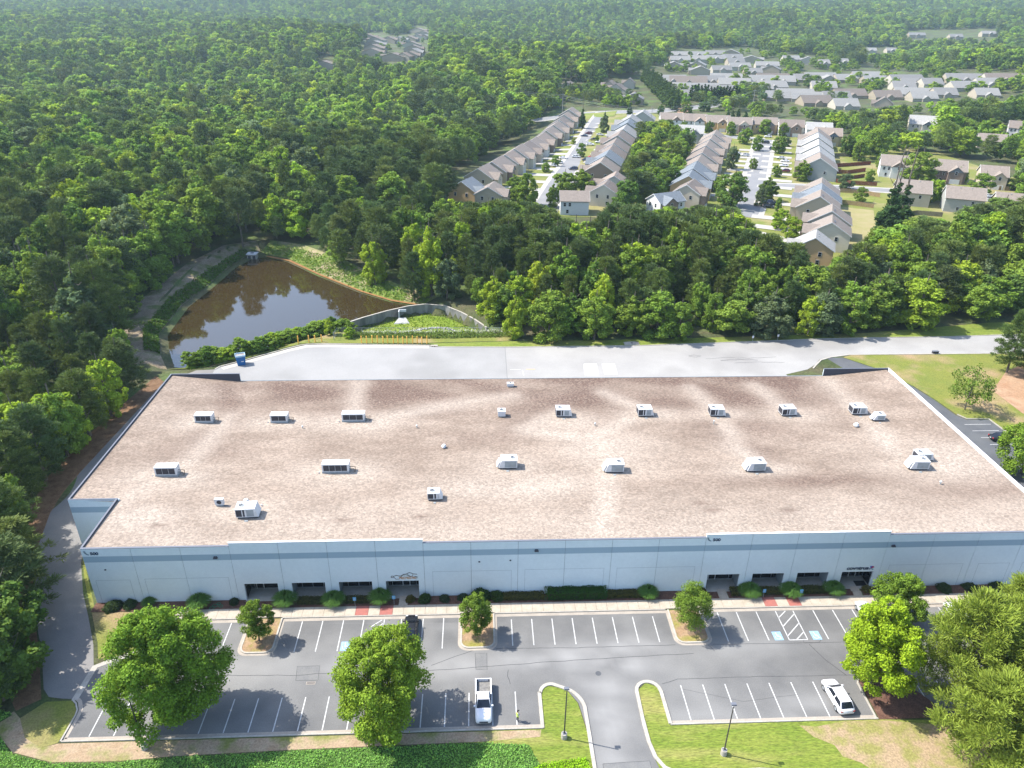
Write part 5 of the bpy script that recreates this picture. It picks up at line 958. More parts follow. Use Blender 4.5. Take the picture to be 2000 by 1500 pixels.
def broad(H, R, b, nc, n, ls, seed, prof='oval', cr=(.22, .36), openness=.0):
    """broadleaf crown: height H, radius R, base height b"""
    global rng; keep = rng; rng = np.random.default_rng(seed); t = np.concatenate([rng.random(nc-3)**1.0, [.97, .9, .84]]); a = np.arange(nc)*2.39996+rng.random(nc)*.8
    lob = 1+.18*np.sin(a*2+seed)+.14*np.sin(a*3+seed*1.7)
    if prof == 'oval': pr = np.sqrt(np.clip(1-((t-.36)/.66)**2, .02, 1))*np.clip(t*2.2+.62, 0, 1)
    elif prof == 'cone': pr = np.clip(1.05-t, .08, 1)**.75*np.clip(t*5+.55, 0, 1)
    elif prof == 'dome': pr = np.sqrt(np.clip(1-((t-.25)/.80)**2, .02, 1))
    else: pr = np.clip(np.sin(np.pi*np.clip(t*.78+.2, 0, 1)), .08, 1)
    q = np.where(rng.random(nc) < .72, rng.uniform(.66, .84, nc), rng.uniform(.1, .55, nc)); q[-3:] = [.05, .15, .25]
    cr_ = R*rng.uniform(cr[0], cr[1], nc)*np.clip(pr+.15, .45, 1); rad = R*pr*lob*q
    C = np.stack([rad*np.cos(a), rad*np.sin(a), b+(H-b)*t*.93+cr_*.1], 1); C[:, 2] = np.minimum(C[:, 2], H-cr_*.8)
    if openness: ok = rng.random(nc) > openness; ok[-3:] = True; C = C[ok]; cr_ = cr_[ok]
    me = clumped(C, cr_, n, ls, .3); rng = keep; return me
def pine(H, R, b, n, ls, seed, dens=1., layers=None):
    """loblolly pine: whorls of upturned branches ending in needle tufts"""
    global rng; keep = rng; rng = np.random.default_rng(seed); nl = layers or int((H-b)/.85); C = []; CR = []; D = []
    for i in range(nl):
        t = (i+rng.random()*.6)/nl; rr = R*(math.sin(math.pi*min(1, (1-t)*.62+.06))**.8)*(.8+.35*rng.random()); m_ = rng.integers(4, 7); a0 = rng.random()*6.28
        for j in range(m_):
            a = a0+6.283*j/m_+rng.normal()*.25; L = rr*rng.uniform(.65, 1.1); z = b+(H-b)*t*.97
            for u in (.45, .75, 1.):
                if u*L < .5 and t < .9: continue
                C.append((u*L*math.cos(a)+rng.normal()*.18, u*L*math.sin(a)+rng.normal()*.18, z+L*.22*u+rng.normal()*.15)); CR.append((.30+.17*R/4*u)*rng.uniform(.8, 1.25)*(1.25 if u > .9 else 1)); D.append((math.cos(a)*.5, math.sin(a)*.5, .9))
    C.append((0, 0, H-.4)); CR.append(.45); D.append((0, 0, 1)); C = np.array(C); CR = np.array(CR)*R/3.6; D = unit(np.array(D))
    k = rng.choice(len(C), n, p=CR**2/(CR**2).sum()); d = rdir(n, .35); P = C[k]+d*(CR[k]*rng.uniform(.25, 1.05, n))[:, None]*np.array([1, 1, .62]); ax = unit(d*.8+D[k]*.7+rng.normal(size=(n, 3))*.35)
    t_ = ax; N = unit(np.cross(t_, rng.normal(size=(n, 3)))); s = (ls*rng.uniform(.7, 1.25, n))[:, None]; bb = np.cross(N, t_)
    V = np.stack([P-bb*s*.14, P+bb*s*.14, P+bb*s*.10+t_*s*1.7, P-bb*s*.10+t_*s*1.7], 1).reshape(-1, 3).astype(np.float32)
    me = bpy.data.meshes.new('crown'); me.vertices.add(4*n); me.vertices.foreach_set('co', V.ravel()); me.loops.add(4*n); me.loops.foreach_set('vertex_index', np.arange(4*n, dtype=np.int32)); me.polygons.add(n); me.polygons.foreach_set('loop_start', np.arange(n, dtype=np.int32)*4)
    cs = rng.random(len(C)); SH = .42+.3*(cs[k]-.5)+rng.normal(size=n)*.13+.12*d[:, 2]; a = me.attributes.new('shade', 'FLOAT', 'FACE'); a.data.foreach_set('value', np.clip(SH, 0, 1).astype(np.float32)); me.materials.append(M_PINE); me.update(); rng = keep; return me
def trunk_me(H, r, limbs=5, R=2., seed=0, lean=.0):
    rd = random.Random(seed); mb = MB(); n_ = 5; pts = [Vector((lean*H*(i/n_)**2+rd.uniform(-.1,.1)*(i > 0), rd.uniform(-.1,.1)*(i > 0), -.3+(H+.3)*i/n_)) for i in range(n_+1)]
    for i in range(n_): mb.cyl(pts[i], pts[i+1], r*(1-.8*i/n_), r*(1-.8*(i+1)/n_), n=7, caps=False)
    for j in range(limbs):
        u = .28+.6*j/limbs; p = pts[0].lerp(pts[-1], u); a = j*2.4+rd.random(); q = p+Vector((math.cos(a)*R*.75, math.sin(a)*R*.75, H*.16*(1.2-u))); mid = p.lerp(q, .5)+Vector((0,0,-.12*R))
        mb.cyl(p, mid, r*(.5-.3*u), r*(.34-.2*u), n=5, caps=False); mb.cyl(mid, q, r*(.34-.2*u), r*.08, n=5, caps=False)
    me = mb.me('trunk'); me.materials.append(M_BARK); return me
TONE = {'dark green':(.105,.175,.032),'mid green':(.165,.255,.036),'bright yellow green':(.235,.34,.030),'lime':(.28,.37,.035),'pine dark':(.080,.120,.040),'pine olive':(.118,.160,.040),'cypress':(.05,.10,.028),'grey green':(.12,.17,.075)}
def vary(c, a=.12): k = 1+random.uniform(-a, a); return [c[0]*k*(1+random.uniform(-.08,.08)), c[1]*k, c[2]*k]
def tree(name, label, cat, x, y, crown, trunk, sc, tone, group=None, rz=None, z=None):
    t = thing(name, label, cat, (x, y, (tz(x, y) if z is None else z)-.05), random.uniform(0, 6.28) if rz is None else rz, group); t.scale = sc if isinstance(sc, (tuple, list)) else (sc,)*3
    if trunk: link('trunk', trunk, t)
    c = link('crown', crown, t); c['tint'] = [float(q) for q in (vary(TONE[tone]) if isinstance(tone, str) else tone)]; return t
# library (shared meshes)
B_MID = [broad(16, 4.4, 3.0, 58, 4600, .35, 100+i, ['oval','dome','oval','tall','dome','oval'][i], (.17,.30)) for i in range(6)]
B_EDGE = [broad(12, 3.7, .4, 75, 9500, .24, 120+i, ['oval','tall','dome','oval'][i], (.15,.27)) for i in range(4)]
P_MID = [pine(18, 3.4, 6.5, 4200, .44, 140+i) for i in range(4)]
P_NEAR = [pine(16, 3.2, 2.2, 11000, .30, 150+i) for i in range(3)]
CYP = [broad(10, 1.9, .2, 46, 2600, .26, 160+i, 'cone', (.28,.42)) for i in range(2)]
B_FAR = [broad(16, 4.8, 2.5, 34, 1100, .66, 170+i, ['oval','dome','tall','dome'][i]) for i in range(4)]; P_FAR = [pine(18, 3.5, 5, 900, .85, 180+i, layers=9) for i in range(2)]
T_B = [trunk_me(13, .26, 6, 3, i) for i in range(2)]; T_P = [trunk_me(17, .22, 4, 1.6, 10+i) for i in range(2)]
# trees of the car park
t = tree('shade_tree','big dense green shade tree at the front left corner of the car park','tree',-35.6,60.3,broad(16.6,6.4,1.7,230,78000,.145,1,'oval',(.11,.20)),trunk_me(14,.34,9,5,31),1,(.155,.26,.028),rz=.4)
t = tree('shade_tree','round bright shade tree in front of the black car','tree',-11.3,58.9,broad(13.8,5.75,1.5,190,54000,.145,2,'oval',(.11,.20)),trunk_me(12,.30,8,4,32),1,(.185,.275,.028),rz=1.4)
t = tree('shade_tree','brightest yellow green tree right of the parked white suv','tree',46.9,61.9,broad(14.2,4.7,1.7,150,42000,.15,3,'oval',(.12,.21)),trunk_me(12,.28,8,4,33),1,(.25,.36,.020),rz=2.2)
t = tree('small_shade_tree','small round tree behind the brightest tree, by the right bays','tree',56.2,73.3,broad(7.4,3.5,.9,90,18000,.125,4,'dome',(.13,.22)),trunk_me(5.5,.16,6,2.5,34),1,(.15,.24,.03),rz=.2)
for x, y, H, R, lb, s_ in ((-29.0,71.9,6.9,2.05,'small round tree on the left planted island',5),(-.9,72.1,7.1,2.15,'small round tree on the middle planted island',6),(27.4,72.4,7.5,2.95,'broad round tree on the right planted island',7)):
    tree('island_tree', lb, 'tree', x, y, broad(H,R,1.4,75,14000,.10,s_,'oval',(.17,.27)), trunk_me(H*.8,.12,6,1.4,s_), 1, (.14,.215,.03), 'trees on the planted islands', rz=s_)
PB = [pine(17.5,5.6,3.0,30000,.30,200+i,layers=17) for i in range(2)]; TP = trunk_me(16.5,.26,12,3.6,40)
for i, (x, y, sc, lb) in enumerate(((55.6,58.5,(1,1,.95),'tall yellow green pine at the left of the big pine group in the lower right'),(61.5,60.0,(1,1,.85),'pine whose two tips stand over the white car, lower right'),(60.5,51.5,(1.15,1.15,1.0),'large yellow green pine in the lower right corner'),(54.0,50.5,(.95,.95,.78),'drooping pine at the bottom edge, lower right corner'),(67.5,55,(1.1,1.1,.95),'pine at the right edge above the lower right corner'),(68.5,66,(.9,.9,.72),'pine cut off by the right edge beside the upper bays'))):
    tree('tall_pine', lb, 'pine tree', x, y, PB[i % 2], TP, sc, (.20,.26,.038), 'pines in the lower right corner', rz=i*1.3)
tree('lawn_tree','sparse young tree with thin see-through crown on the lawn right of the roof','tree',101.7,132.7,broad(10.5,5.0,1.8,60,2300,.22,8,'dome',(.14,.24),.1),trunk_me(9.5,.16,12,4.2,41),1,(.13,.20,.03))
tree('side_tree','bright green tree at the right edge beside the warehouse roof','tree',96.8,107.6,broad(10,5.2,1.5,90,18000,.17,9,'dome',(.13,.22)),T_B[0],1,(.16,.25,.028))
tree('side_tree','second bright green tree behind the one at the right roof edge','tree',104.5,106,broad(9,4.6,1.5,46,9000,.22,10,'dome'),T_B[1],1,(.15,.235,.028))
for x, y, s_ in ((122,150,.95),(127,144,1.0),(122.5,139,.8),(131,152,1.05),(118.5,133.5,.62),(127,131,.8),(133,140,1.)):
    ql = {122:'pine at the right edge above the clay bank, front left of its group',127:'pine in the middle of the right edge group beyond the clay bank',122.5:'pine at the right edge touching the clay bank',131:'tallest pine of the right edge group beside the road',118.5:'lowest pine, nearest the sparse lawn tree',133:'pine deepest in the right edge group'}[x]
    tree('edge_pine', ql+(', lower' if y == 131 else ''),'pine tree',x,y,P_NEAR[int(x) % 3],T_P[0],(1.25*s_,1.25*s_,s_),(.09,.14,.034),'pines at the right edge by the lawn')
# garden trees of the estate: foot pixel, height, radius, tone, kind
GT = [(1335,258,8,3,'mid green','tree before the gap between the first two cross row houses'),(1384,260,8,3,'dark green','dark tree between the pale flat roof and the orange house'),(1426,264,9,3.6,'mid green','tree in front of the orange house of the cross row'),(1528,266,9,3.6,'mid green','tree in front of the middle of the cross row'),(1586,268,8,3,'dark green','tree at the top of the right row'),(1652,304,12,4.4,'dark green','dark tree above the red fences, left'),(1676,314,12,4.6,'mid green','tree above the red fences, middle'),(1704,302,13,5,'dark green','dark tree above the red fences, right'),(1668,288,12,4.6,'mid green','tree behind the tan right row, upper'),(1722,330,9,3.6,'mid green','tree left of the white house of the right side'),(1872,356,8,3.6,'mid green','tree between the brown shingled and the grey house'),(1958,366,7,3,'mid green','small tree before the beige gabled house'),(1262,268,10,4,'dark green','dark tree beside the power pole'),(1010,398,8,3.6,'mid green','tree below the near left row'),(1405,375,8,3,'mid green','tree left of the large dark one on the second street'),(1470,330,6,2.2,'mid green','small kerb tree halfway along the second street'),(1515,345,6,2.4,'mid green','small kerb tree at the side street corner'),(1610,385,7,2.6,'mid green','tree in the gap of the right row'),(1005,384,10,4.2,'mid green','round tree with a dark side beside the near left row'),(1030,402,14,5.2,'mid green','tall green tree at the near end of the first street'),(1080,405,10,3.2,'dark green','slender tree left of the white house'),(1102,384,11,6,'mid green','left one of two broad trees above the white house'),(1135,382,12,6.2,'mid green','right one of two broad trees above the white house'),(1085,322,6,2.2,'mid green','small tree by the first street, lower'),(1066,334,5,2.6,'mid green','bushy small tree at the near left row'),(1136,303,8,2.5,'mid green','slim street tree before the red car'),(1120,277,4.5,1.6,'lime','little lime green ball tree on the first street'),(1166,275,5,1.3,'mid green','tiny street tree before the parked cars'),(1180,257,13,3.6,'grey green','tall narrow tree at the far end of the first street'),
 (1262,290,13,6,'pine dark','dark tree top left of the clump between the streets'),(1285,300,14,7,'dark green','dark broad tree of the clump between the streets'),(1322,322,13,7,'mid green','broad tree at the right of the clump between the streets'),(1300,345,14,7.5,'mid green','largest tree in the middle of the clump between the streets'),(1270,345,13,6,'dark green','dark tree at the left of the clump between the streets'),(1278,382,13,6,'mid green','tree low in the clump between the streets'),(1248,392,14,6,'mid green','bright tree at the foot of the clump between the streets'),(1222,412,13,6,'dark green','dark tree at the lower left of the clump between the streets'),(1310,372,12,5,'dark green','dark tree squeezed against the row left of the second street'),(1245,325,12,4.5,'dark green','tree at the left edge of the clump above the lawn'),
 (1428,404,15,7,'dark green','large dark tree beside the second street'),(1428,330,12,3.8,'grey green','pale open tree beside the row left of the second street'),(1455,281,10,4.4,'mid green','round tree at the far left of the second street'),(1493,262,10,4.6,'mid green','round tree far up between the second street and the cross row'),(1478,294,9,3.4,'mid green','narrow tree on the left kerb of the second street'),(1520,299,10,4.2,'mid green','round tree right of the second street, upper'),(1497,392,10.5,4.9,'dark green','round dark tree right of the second street, lower'),(1484,402,8,2.5,'grey green','thin pale tree in front of the round dark one'),(1565,352,10,4.6,'mid green','green tree in front of the grey gable'),(1522,446,8,3.4,'bright yellow green','small yellowish tree by the peach gabled house, left'),(1545,466,8.5,3.6,'bright yellow green','small yellowish tree by the peach gabled house, right'),(1519,412,6,1.6,'mid green','slim young tree among the parked black cars'),(1536,286,6,2.5,'grey green','small pale tree beside the right row'),
 (1650,369,7.5,3.6,'grey green','pale garden tree by the side street'),(1698,354,6,2.2,'mid green','small tree at the end of the red fences'),(1680,395,7,2.7,'mid green','young tree in front of the tan fence'),(1790,358,15.5,8,'mid green','very big round garden tree between two tan roofed houses'),(1822,393,10,4.4,'bright yellow green','bright tree below the brown shingled house'),(1915,380,10,4.8,'mid green','round green tree left of the beige gabled house'),(1950,440,11,8.5,'dark green','wide dark round tree near the right edge above the woods'),(1880,262,11,5,'mid green','round tree in front of the slate roof, upper right'),(1928,268,12,7,'mid green','wide round tree right of the slate roof, upper right'),(1838,262,9,4.2,'mid green','round tree touching the big cream house'),(1990,395,8,4,'mid green','tree at the right edge below the fences'),(1986,372,9,4,'dark green','dark tree at the right edge beside the fence'),(1310,245,9,4,'dark green','dark tree left of the cross row'),(1340,222,9,5,'mid green','tree behind the left end of the cross row'),(1375,218,9,5,'dark green','dark tree behind the cross row'),(1465,250,8,2.5,'grey green','thin tree between cross row houses'),(1575,262,7,2.2,'dark green','small dark conifer before the white house of the cross row'),(1367,243,7,2.3,'grey green','pale thin tree on the cross row')]
for px, py, H, R, tn, lb in GT:
    x, y = ground(px, py, .2); me = B_EDGE[(px+py) % 4]; tree('garden_tree', lb, 'tree', x, y, me, T_B[px % 2], (R/3.7, R/3.7, H/12), tn, 'garden trees of the estate')
for px, py, H, R, lb in ((1137,248,14,2.8,'tall dark cypress at the end of the left row'),(1229,228,10,2.8,'pointed dark cypress left of the power pole'),(1421,232,6.5,1.8,'first of four small cone shaped evergreens'),(1430,233,6.5,1.8,'second of four small cone shaped evergreens'),(1441,232,7.5,2,'third of four small cone shaped evergreens'),(1455,235,6.5,2.4,'fourth of four small cone shaped evergreens'),(1725,464,19,4.6,'big dark evergreen beside the window wall house, left half'),(1752,452,18,5.0,'big dark evergreen beside the window wall house, right half'),(1738,440,17,4.2,'big dark evergreen beside the window wall house, rear one'),(1104,190,13,2.6,'pointed cypress left of the hipped house'),(1113,190,11,2.4,'second pointed cypress at the hipped house'),(1123,188,12,2.4,'third pointed cypress at the hipped house')):
    x, y = ground(px, py, .2); tree('cypress', lb, 'evergreen', x, y, CYP[px % 2], T_P[0], (R/1.9, R/1.9, H/10), 'cypress', 'pointed evergreens')
for i in range(16):
    u = i/15; x, y = hit(1349+92*u, 197+9*u*(1-u)+4*u, 0); tree('cypress','dark spire of the straight cypress row in front of the far estate','evergreen',x,y,CYP[i % 2],None,(1.75,1.75,random.uniform(1.3,1.5)),(.030,.062,.018),'dark cypress row')
for i in range(46):
    u = (i % 16)/15; v = i//16; x, y = hit(1256+54*u+v*9, 160+55*u+v*3, 0); tree('cypress','feathery light green cypress of the thick belt left of the far estate','evergreen',x,y,CYP[i % 2],None,(1.9,1.9,random.uniform(1.3,1.75)),(.075,.125,.028),'light green cypress belt')
# ------------------------------------------------------------------ shrubs and ground planting
def grass_clump_me(R, H, n, seed):
    r = np.random.default_rng(seed); mb_v = []; mb_f = []; sh = []
    for i in range(n):
        a = r.random()*6.283; e = r.random()**.6; rr = R*(.25+.85*e); h = H*(1.05-.55*e)*r.uniform(.8,1.1); ca, sa = math.cos(a), math.sin(a); w_ = .035; b = len(mb_v)
        for u in (0,.4,.75,1.):
            q = rr*(u**1.3); z = h*math.sin(min(1,u*1.15)*math.pi*.62)*1.0 if u else 0; ww = w_*(1-u*.8)
            mb_v += [(ca*q-sa*ww+.12*R*math.cos(a+2), sa*q+ca*ww+.12*R*math.sin(a+2), z), (ca*q+sa*ww+.12*R*math.cos(a+2), sa*q-ca*ww+.12*R*math.sin(a+2), z)]
        for k in range(3): mb_f.append((b+2*k, b+2*k+1, b+2*k+3, b+2*k+2)); sh.append(.25+.2*k+r.normal()*.12)
    me = bpy.data.meshes.new('blades'); me.from_pydata(mb_v, [], mb_f); a = me.attributes.new('shade','FLOAT','FACE'); a.data.foreach_set('value', np.clip(sh,0,1).astype(np.float32)); me.materials.append(M_LEAF); me.update(); return me
GC = [grass_clump_me(1.75, 1.95, 1500, 60+i) for i in range(2)]
def shell_me(sx, sy, sz, n, ls, seed, box=False):
    global rng; keep = rng; rng = np.random.default_rng(seed); d = rdir(n, .45)
    if box:
        P = np.stack([rng.uniform(-1,1,n)*sx, rng.uniform(-1,1,n)*sy, rng.uniform(0,1,n)*sz], 1); f = rng.integers(0, 4, n); P[:,2] = np.where(f < 2, sz*(1-.12*rng.random(n)), P[:,2]); P[:,1] = np.where(f == 2, -sy*(1-.1*rng.random(n)), P[:,1]); P[:,1] = np.where(f == 3, sy, P[:,1]); P[:,2] += .07*sz*np.sin(P[:,0]*2.1+seed); d = np.where((f < 2)[:,None], [0,0,1.], [0,-1.,.2])
        P += rng.normal(size=P.shape)*.05
    else:
        lum = 1+.12*np.sin(d[:,0]*7+seed)*np.sin(d[:,1]*6); P = d*np.array([sx,sy,sz])*(rng.uniform(.8,1.05,n)*lum)[:,None]; P[:,2] = np.abs(P[:,2])
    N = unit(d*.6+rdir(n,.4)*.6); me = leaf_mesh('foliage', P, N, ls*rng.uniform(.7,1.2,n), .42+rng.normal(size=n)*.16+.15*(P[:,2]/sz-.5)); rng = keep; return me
def core(sx, sy, sz, box=False):
    mb = MB()
    if box: mb.box(-sx*.9,-sy*.85,0,sx*.9,sy*.85,sz*.86)
    else:
        S = [[(sx*.8*math.cos(a)*k,sy*.8*math.sin(a)*k,z*sz) for a in [2*math.pi*i/10 for i in range(10)]] for z,k in ((0,.8),(.35,1),(.6,.85),(.8,.4))]; loft(S, mb)
    me = mb.me('stems'); me.materials.append(M_CORE); return me
M_CORE = pm('inner_twigs', (.02,.028,.01))
SH1, C1 = shell_me(1,1,1,1500,.10,70), core(1,1,1)
def shrub(name, label, cat, x, y, sx, sy, sz, tone, group=None, me=None, cm=None, z=None):
    t = thing(name, label, cat, (x, y, tz(x,y) if z is None else z), random.uniform(0,6) if me is None else 0, group); t.scale = (sx, sy, sz) if me is None else (1,1,1)
    o = link('foliage', me or SH1, t); o['tint'] = [float(q) for q in tone]; link('stems', cm or C1, t); return t
for i, (x, y, s_, lb) in enumerate(((-45.6,78.9,.62,'ornamental grass mound second from the left corner'),(-38.7,78.5,1.,'big ornamental grass mound beside the coiled green hose'),(-27.1,78.6,1.05,'big ornamental grass mound in front of the first two shopfronts'),(-20.5,78.4,1.,'big ornamental grass mound in front of the second shopfront pier'),(-14.2,78.7,1.02,'big ornamental grass mound left of the left entrance path'),(23.2,78.6,.9,'ornamental grass mound left of the broad island tree'),(37.6,78.4,1.,'ornamental grass mound right of the first right entrance path'),(43.4,78.3,1.,'ornamental grass mound between the red slabs'),(49.7,78.5,.95,'ornamental grass mound left of the second right entrance path'),(81.5,78.5,1.,'ornamental grass mound at the right end of the bed'),(61.5,78.8,.85,'ornamental grass mound behind the small round tree'))):
    t = thing('ornamental_grass', lb, 'plant', (x, y, .05), i*1.1, 'ornamental grass mounds along the wall'); t.scale = (s_, s_, s_); o = link('blades', GC[i % 2], t); o['tint'] = [.08,.165,.035]
for x, y, sx, sz, tn, lb in ((-50.3,78.5,1.3,.95,(.045,.075,.025),'dark low shrub at the left corner of the wall'),(-48.2,78.9,1.1,.8,(.05,.085,.03),'dark shrub second from the left corner'),(-34.2,79.0,.8,.6,(.045,.07,.03),'small dark shrub right of the green hose'),(-8.0,78.6,.95,1.1,(.045,.085,.025),'round dark shrub right of the left entrance path'),(-10.0,78.7,.75,.8,(.10,.09,.025),'brownish round shrub touching the left entrance path'),(-5.3,78.8,.9,.5,(.05,.07,.035),'low bluish shrub right of the round dark one'),(-2.7,79.0,.9,.5,(.045,.07,.03),'low dark shrub behind the middle island tree, left'),(-.3,78.8,1.5,1.5,(.035,.075,.02),'tall dark shrub behind the middle island tree'),(2.0,78.9,1.2,1.0,(.045,.08,.02),'dark shrub right of the tall one behind the middle island'),(30.9,78.8,1.0,.9,(.085,.085,.03),'brown green shrub left of the first right entrance path'),(54.8,78.9,.9,.5,(.12,.11,.03),'low reddish shrub right of the second right entrance path'),(56.9,79,1.0,.9,(.05,.11,.02),'green shrub beside the small round tree'),(66,78.8,1.3,.7,(.05,.08,.03),'dark low shrub under the long reveal, right'),(70,78.8,1.3,.6,(.055,.08,.03),'second dark low shrub towards the right end'),(74,78.8,1.3,.7,(.05,.08,.03),'third dark low shrub towards the right end'),(78,78.8,1.2,.6,(.055,.08,.03),'fourth dark low shrub before the last grass mound')):
    shrub('shrub', lb, 'shrub', x, y, sx, sx*.8, sz, tn, 'shrubs along the wall')
for xa, xb, sy, sz, tn, lb in ((8.7,17.4,.75,1.35,(.03,.085,.012),'tall dark green clipped hedge in the middle of the wall'),(2.9,8.6,.55,.62,(.085,.085,.025),'low brownish hedge left of the tall dark green one'),(17.5,22.3,.55,.62,(.085,.085,.025),'low brownish hedge right of the tall dark green one'),(35.0,36.6,.6,.7,(.085,.085,.025),'short brownish hedge at the first right entrance path'),(39.2,42.1,.5,.7,(.085,.085,.03),'brownish hedge in front of the second right shopfront'),(44.7,48.6,.5,.7,(.07,.08,.025),'brownish hedge in front of the third right shopfront'),(-25.5,-22.0,.5,.6,(.075,.08,.03),'low brownish hedge in front of the second shopfront'),(-19,-15.8,.5,.6,(.075,.08,.03),'low brownish hedge in front of the third shopfront')):
    l = (xb-xa)/2; shrub('hedge', lb, 'hedge', (xa+xb)/2, 78.75, 1, 1, 1, tn, 'hedges along the wall', shell_me(l, sy, sz, int(1000*l), .09, int(xa)+90, True), core(l, sy, sz, True), .05)
# coiled green garden hose
t = tag(bpy.data.objects.new('garden_hose', None), 'green garden hose in loose coils on the mulch beside a grass mound', 'hose'); COL.objects.link(t); mb = MB()
for cx_, cy_, r_ in ((-36.6,78.4,.35),(-36.9,77.95,.32),(-35.8,78.3,.28),(-36.2,78.75,.25)):
    P = [(cx_+r_*math.cos(a*.5), cy_+r_*.8*math.sin(a*.5), .10+.02*(a % 2)) for a in range(13)]
    for p, q in zip(P[:-1], P[1:]): mb.cyl(p, q, .035, n=5, caps=False)
mb.build('coil', pm('green_hose', (.02,.22,.12)), t)
# hedge of bushes along the pond
HB = [(370,716),(385,712),(402,712),(418,706),(436,706),(452,694),(470,692),(488,686),(505,688),(520,680),(534,674),(548,662),(562,660),(578,654),(594,652),(612,648),(626,640),(646,636),(668,640),(392,700),(412,696),(680,632)]
for i, (px, py) in enumerate(HB):
    x, y = ground(px, py, -1.3); s_ = random.uniform(2.1, 3.1); tree('pond_bush', '%s bush of the pond hedge, %s' % (['mid green','bright green','dark green'][i % 3], 'at its left end by the dumpster' if i < 6 or i in (19,20) else 'in its middle' if i < 13 else 'at its right end by the bollards'), 'bush', x, y+.8, B_EDGE[i % 4], None, (s_/3.7, s_/3.7, random.uniform(3.2,5.2)/12), [TONE['mid green'],TONE['bright yellow green'],(.12,.21,.03)][i % 3], 'bushes of the pond hedge')
for px, py, h, lb in ((645,634,5.0,'bright young tree at the right end of the pond hedge'),(683,640,3.2,'small yellowish sapling at the start of the retaining wall')):
    x, y = ground(px, py+20, -1.3); tree('sapling', lb, 'tree', x, y, B_EDGE[1], T_B[0], (.42,.42,h/12), 'bright yellow green')
def scatter_leaves(name, poly, n, ls, tone, h=.3, follow=0., dens=None, zadd=.0, label=None, up=.9):
    xs = [p[0] for p in poly]; ys = [p[1] for p in poly]; X_ = rng.uniform(min(xs), max(xs), n*3); Y_ = rng.uniform(min(ys), max(ys), n*3); k = inpoly(X_, Y_, poly)
    if dens is not None: k &= dens(X_, Y_) > rng.random(n*3)
    X_, Y_ = X_[k][:n], Y_[k][:n]; m_ = len(X_); hum = .5+.5*np.sin(X_*1.3+2*np.sin(Y_*.9))*np.cos(Y_*1.7+X_*.4); Z_ = terrain(X_, Y_)+zadd+h*(.35+.65*hum)*rng.random(m_)
    N = unit(rdir(m_, up)); me = leaf_mesh(name, np.stack([X_,Y_,Z_],1), N, ls*rng.uniform(.6,1.3,m_), .35+.25*hum+rng.normal(size=m_)*.15)
    o = link(name, me); o['tint'] = [float(q) for q in tone]; o['kind'] = 'stuff'
    if label: o['label'] = label
    return o
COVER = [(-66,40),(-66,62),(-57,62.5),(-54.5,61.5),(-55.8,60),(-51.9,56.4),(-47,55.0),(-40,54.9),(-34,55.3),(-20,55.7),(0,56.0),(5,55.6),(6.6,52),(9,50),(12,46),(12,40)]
flat('cover_soil', COVER, .03, pm('green_soil', (.06,.12,.025), (.08,.15,.03), 1.5, .95), kind='structure')  # soil tinted green beneath the cover leaves
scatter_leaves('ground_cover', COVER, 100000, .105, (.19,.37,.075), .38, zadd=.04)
scatter_leaves('ground_cover', [(3.4,51.6),(6.5,53.2),(11.2,53.7),(12.0,50),(12,42),(0,42),(0,49)], 22000, .10, (.26,.46,.02), .5, zadd=.1)
scatter_leaves('basin_weeds', BASIN, 7000, .22, (.14,.21,.02), .5, dens=lambda x, y: np.where(y < 179.5, .9, .28))
scatter_leaves('white_flowering_weeds', [(-30,175.6),(7.5,175.6),(7.5,174.9),(-30,174.8)], 1500, .16, (.55,.58,.50), 1.3)
scatter_leaves('fence_weeds', [(-34,174.8),(7.5,174.6),(7.5,172.2),(-10,171.5),(-34,172.6)], 5200, .2, (.13,.19,.04), 1.1)
scatter_leaves('bank_weeds', [(-73.5,246.5),(-63,241),(-50,226),(-35.3,211),(-25.6,203.4),(-16,199),(-14.5,200.5),(-27,211),(-44,230),(-60,246),(-72,250)], 8000, .3, (.13,.22,.03), 1.2)
scatter_leaves('bank_weeds', [(-74,246.5),(-77.5,243),(-80,232),(-81.3,215),(-83.2,199),(-81.8,178),(-77,166),(-80.5,166),(-85.5,178),(-87,200),(-84,226),(-80,246)], 9000, .3, (.075,.14,.022), 1.3)
M_DAIS = M_ROCK; mb = MB(); ra = [(-20.3,181.6),(-18.5,183.2),(-16,184.5),(-13.5,185.4),(-11,185.6),(-8.5,184.8),(-6.2,183.2)]
for i in range(210):
    u = random.random()*5.99; k = int(u); f = u-k; x, y = ra[k][0]+(ra[k+1][0]-ra[k][0])*f+random.gauss(0,.25), ra[k][1]+(ra[k+1][1]-ra[k][1])*f+random.gauss(0,.3); s_ = random.uniform(.12,.3); z = tz(x,y)
    mb.hexa([(x-s_,y-s_*.8,z-.05),(x+s_,y-s_*.7,z-.05),(x+s_*.9,y+s_*.8,z-.05),(x-s_*.9,y+s_*.8,z-.05)], [(x-s_*.6,y-s_*.5,z+s_),(x+s_*.6,y-s_*.5,z+s_*.9),(x+s_*.5,y+s_*.5,z+s_),(x-s_*.5,y+s_*.5,z+s_*1.1)])
tag(mb.build('riprap', M_ROCK), 'arc of white riprap stones in the grassy basin', kind='stuff')
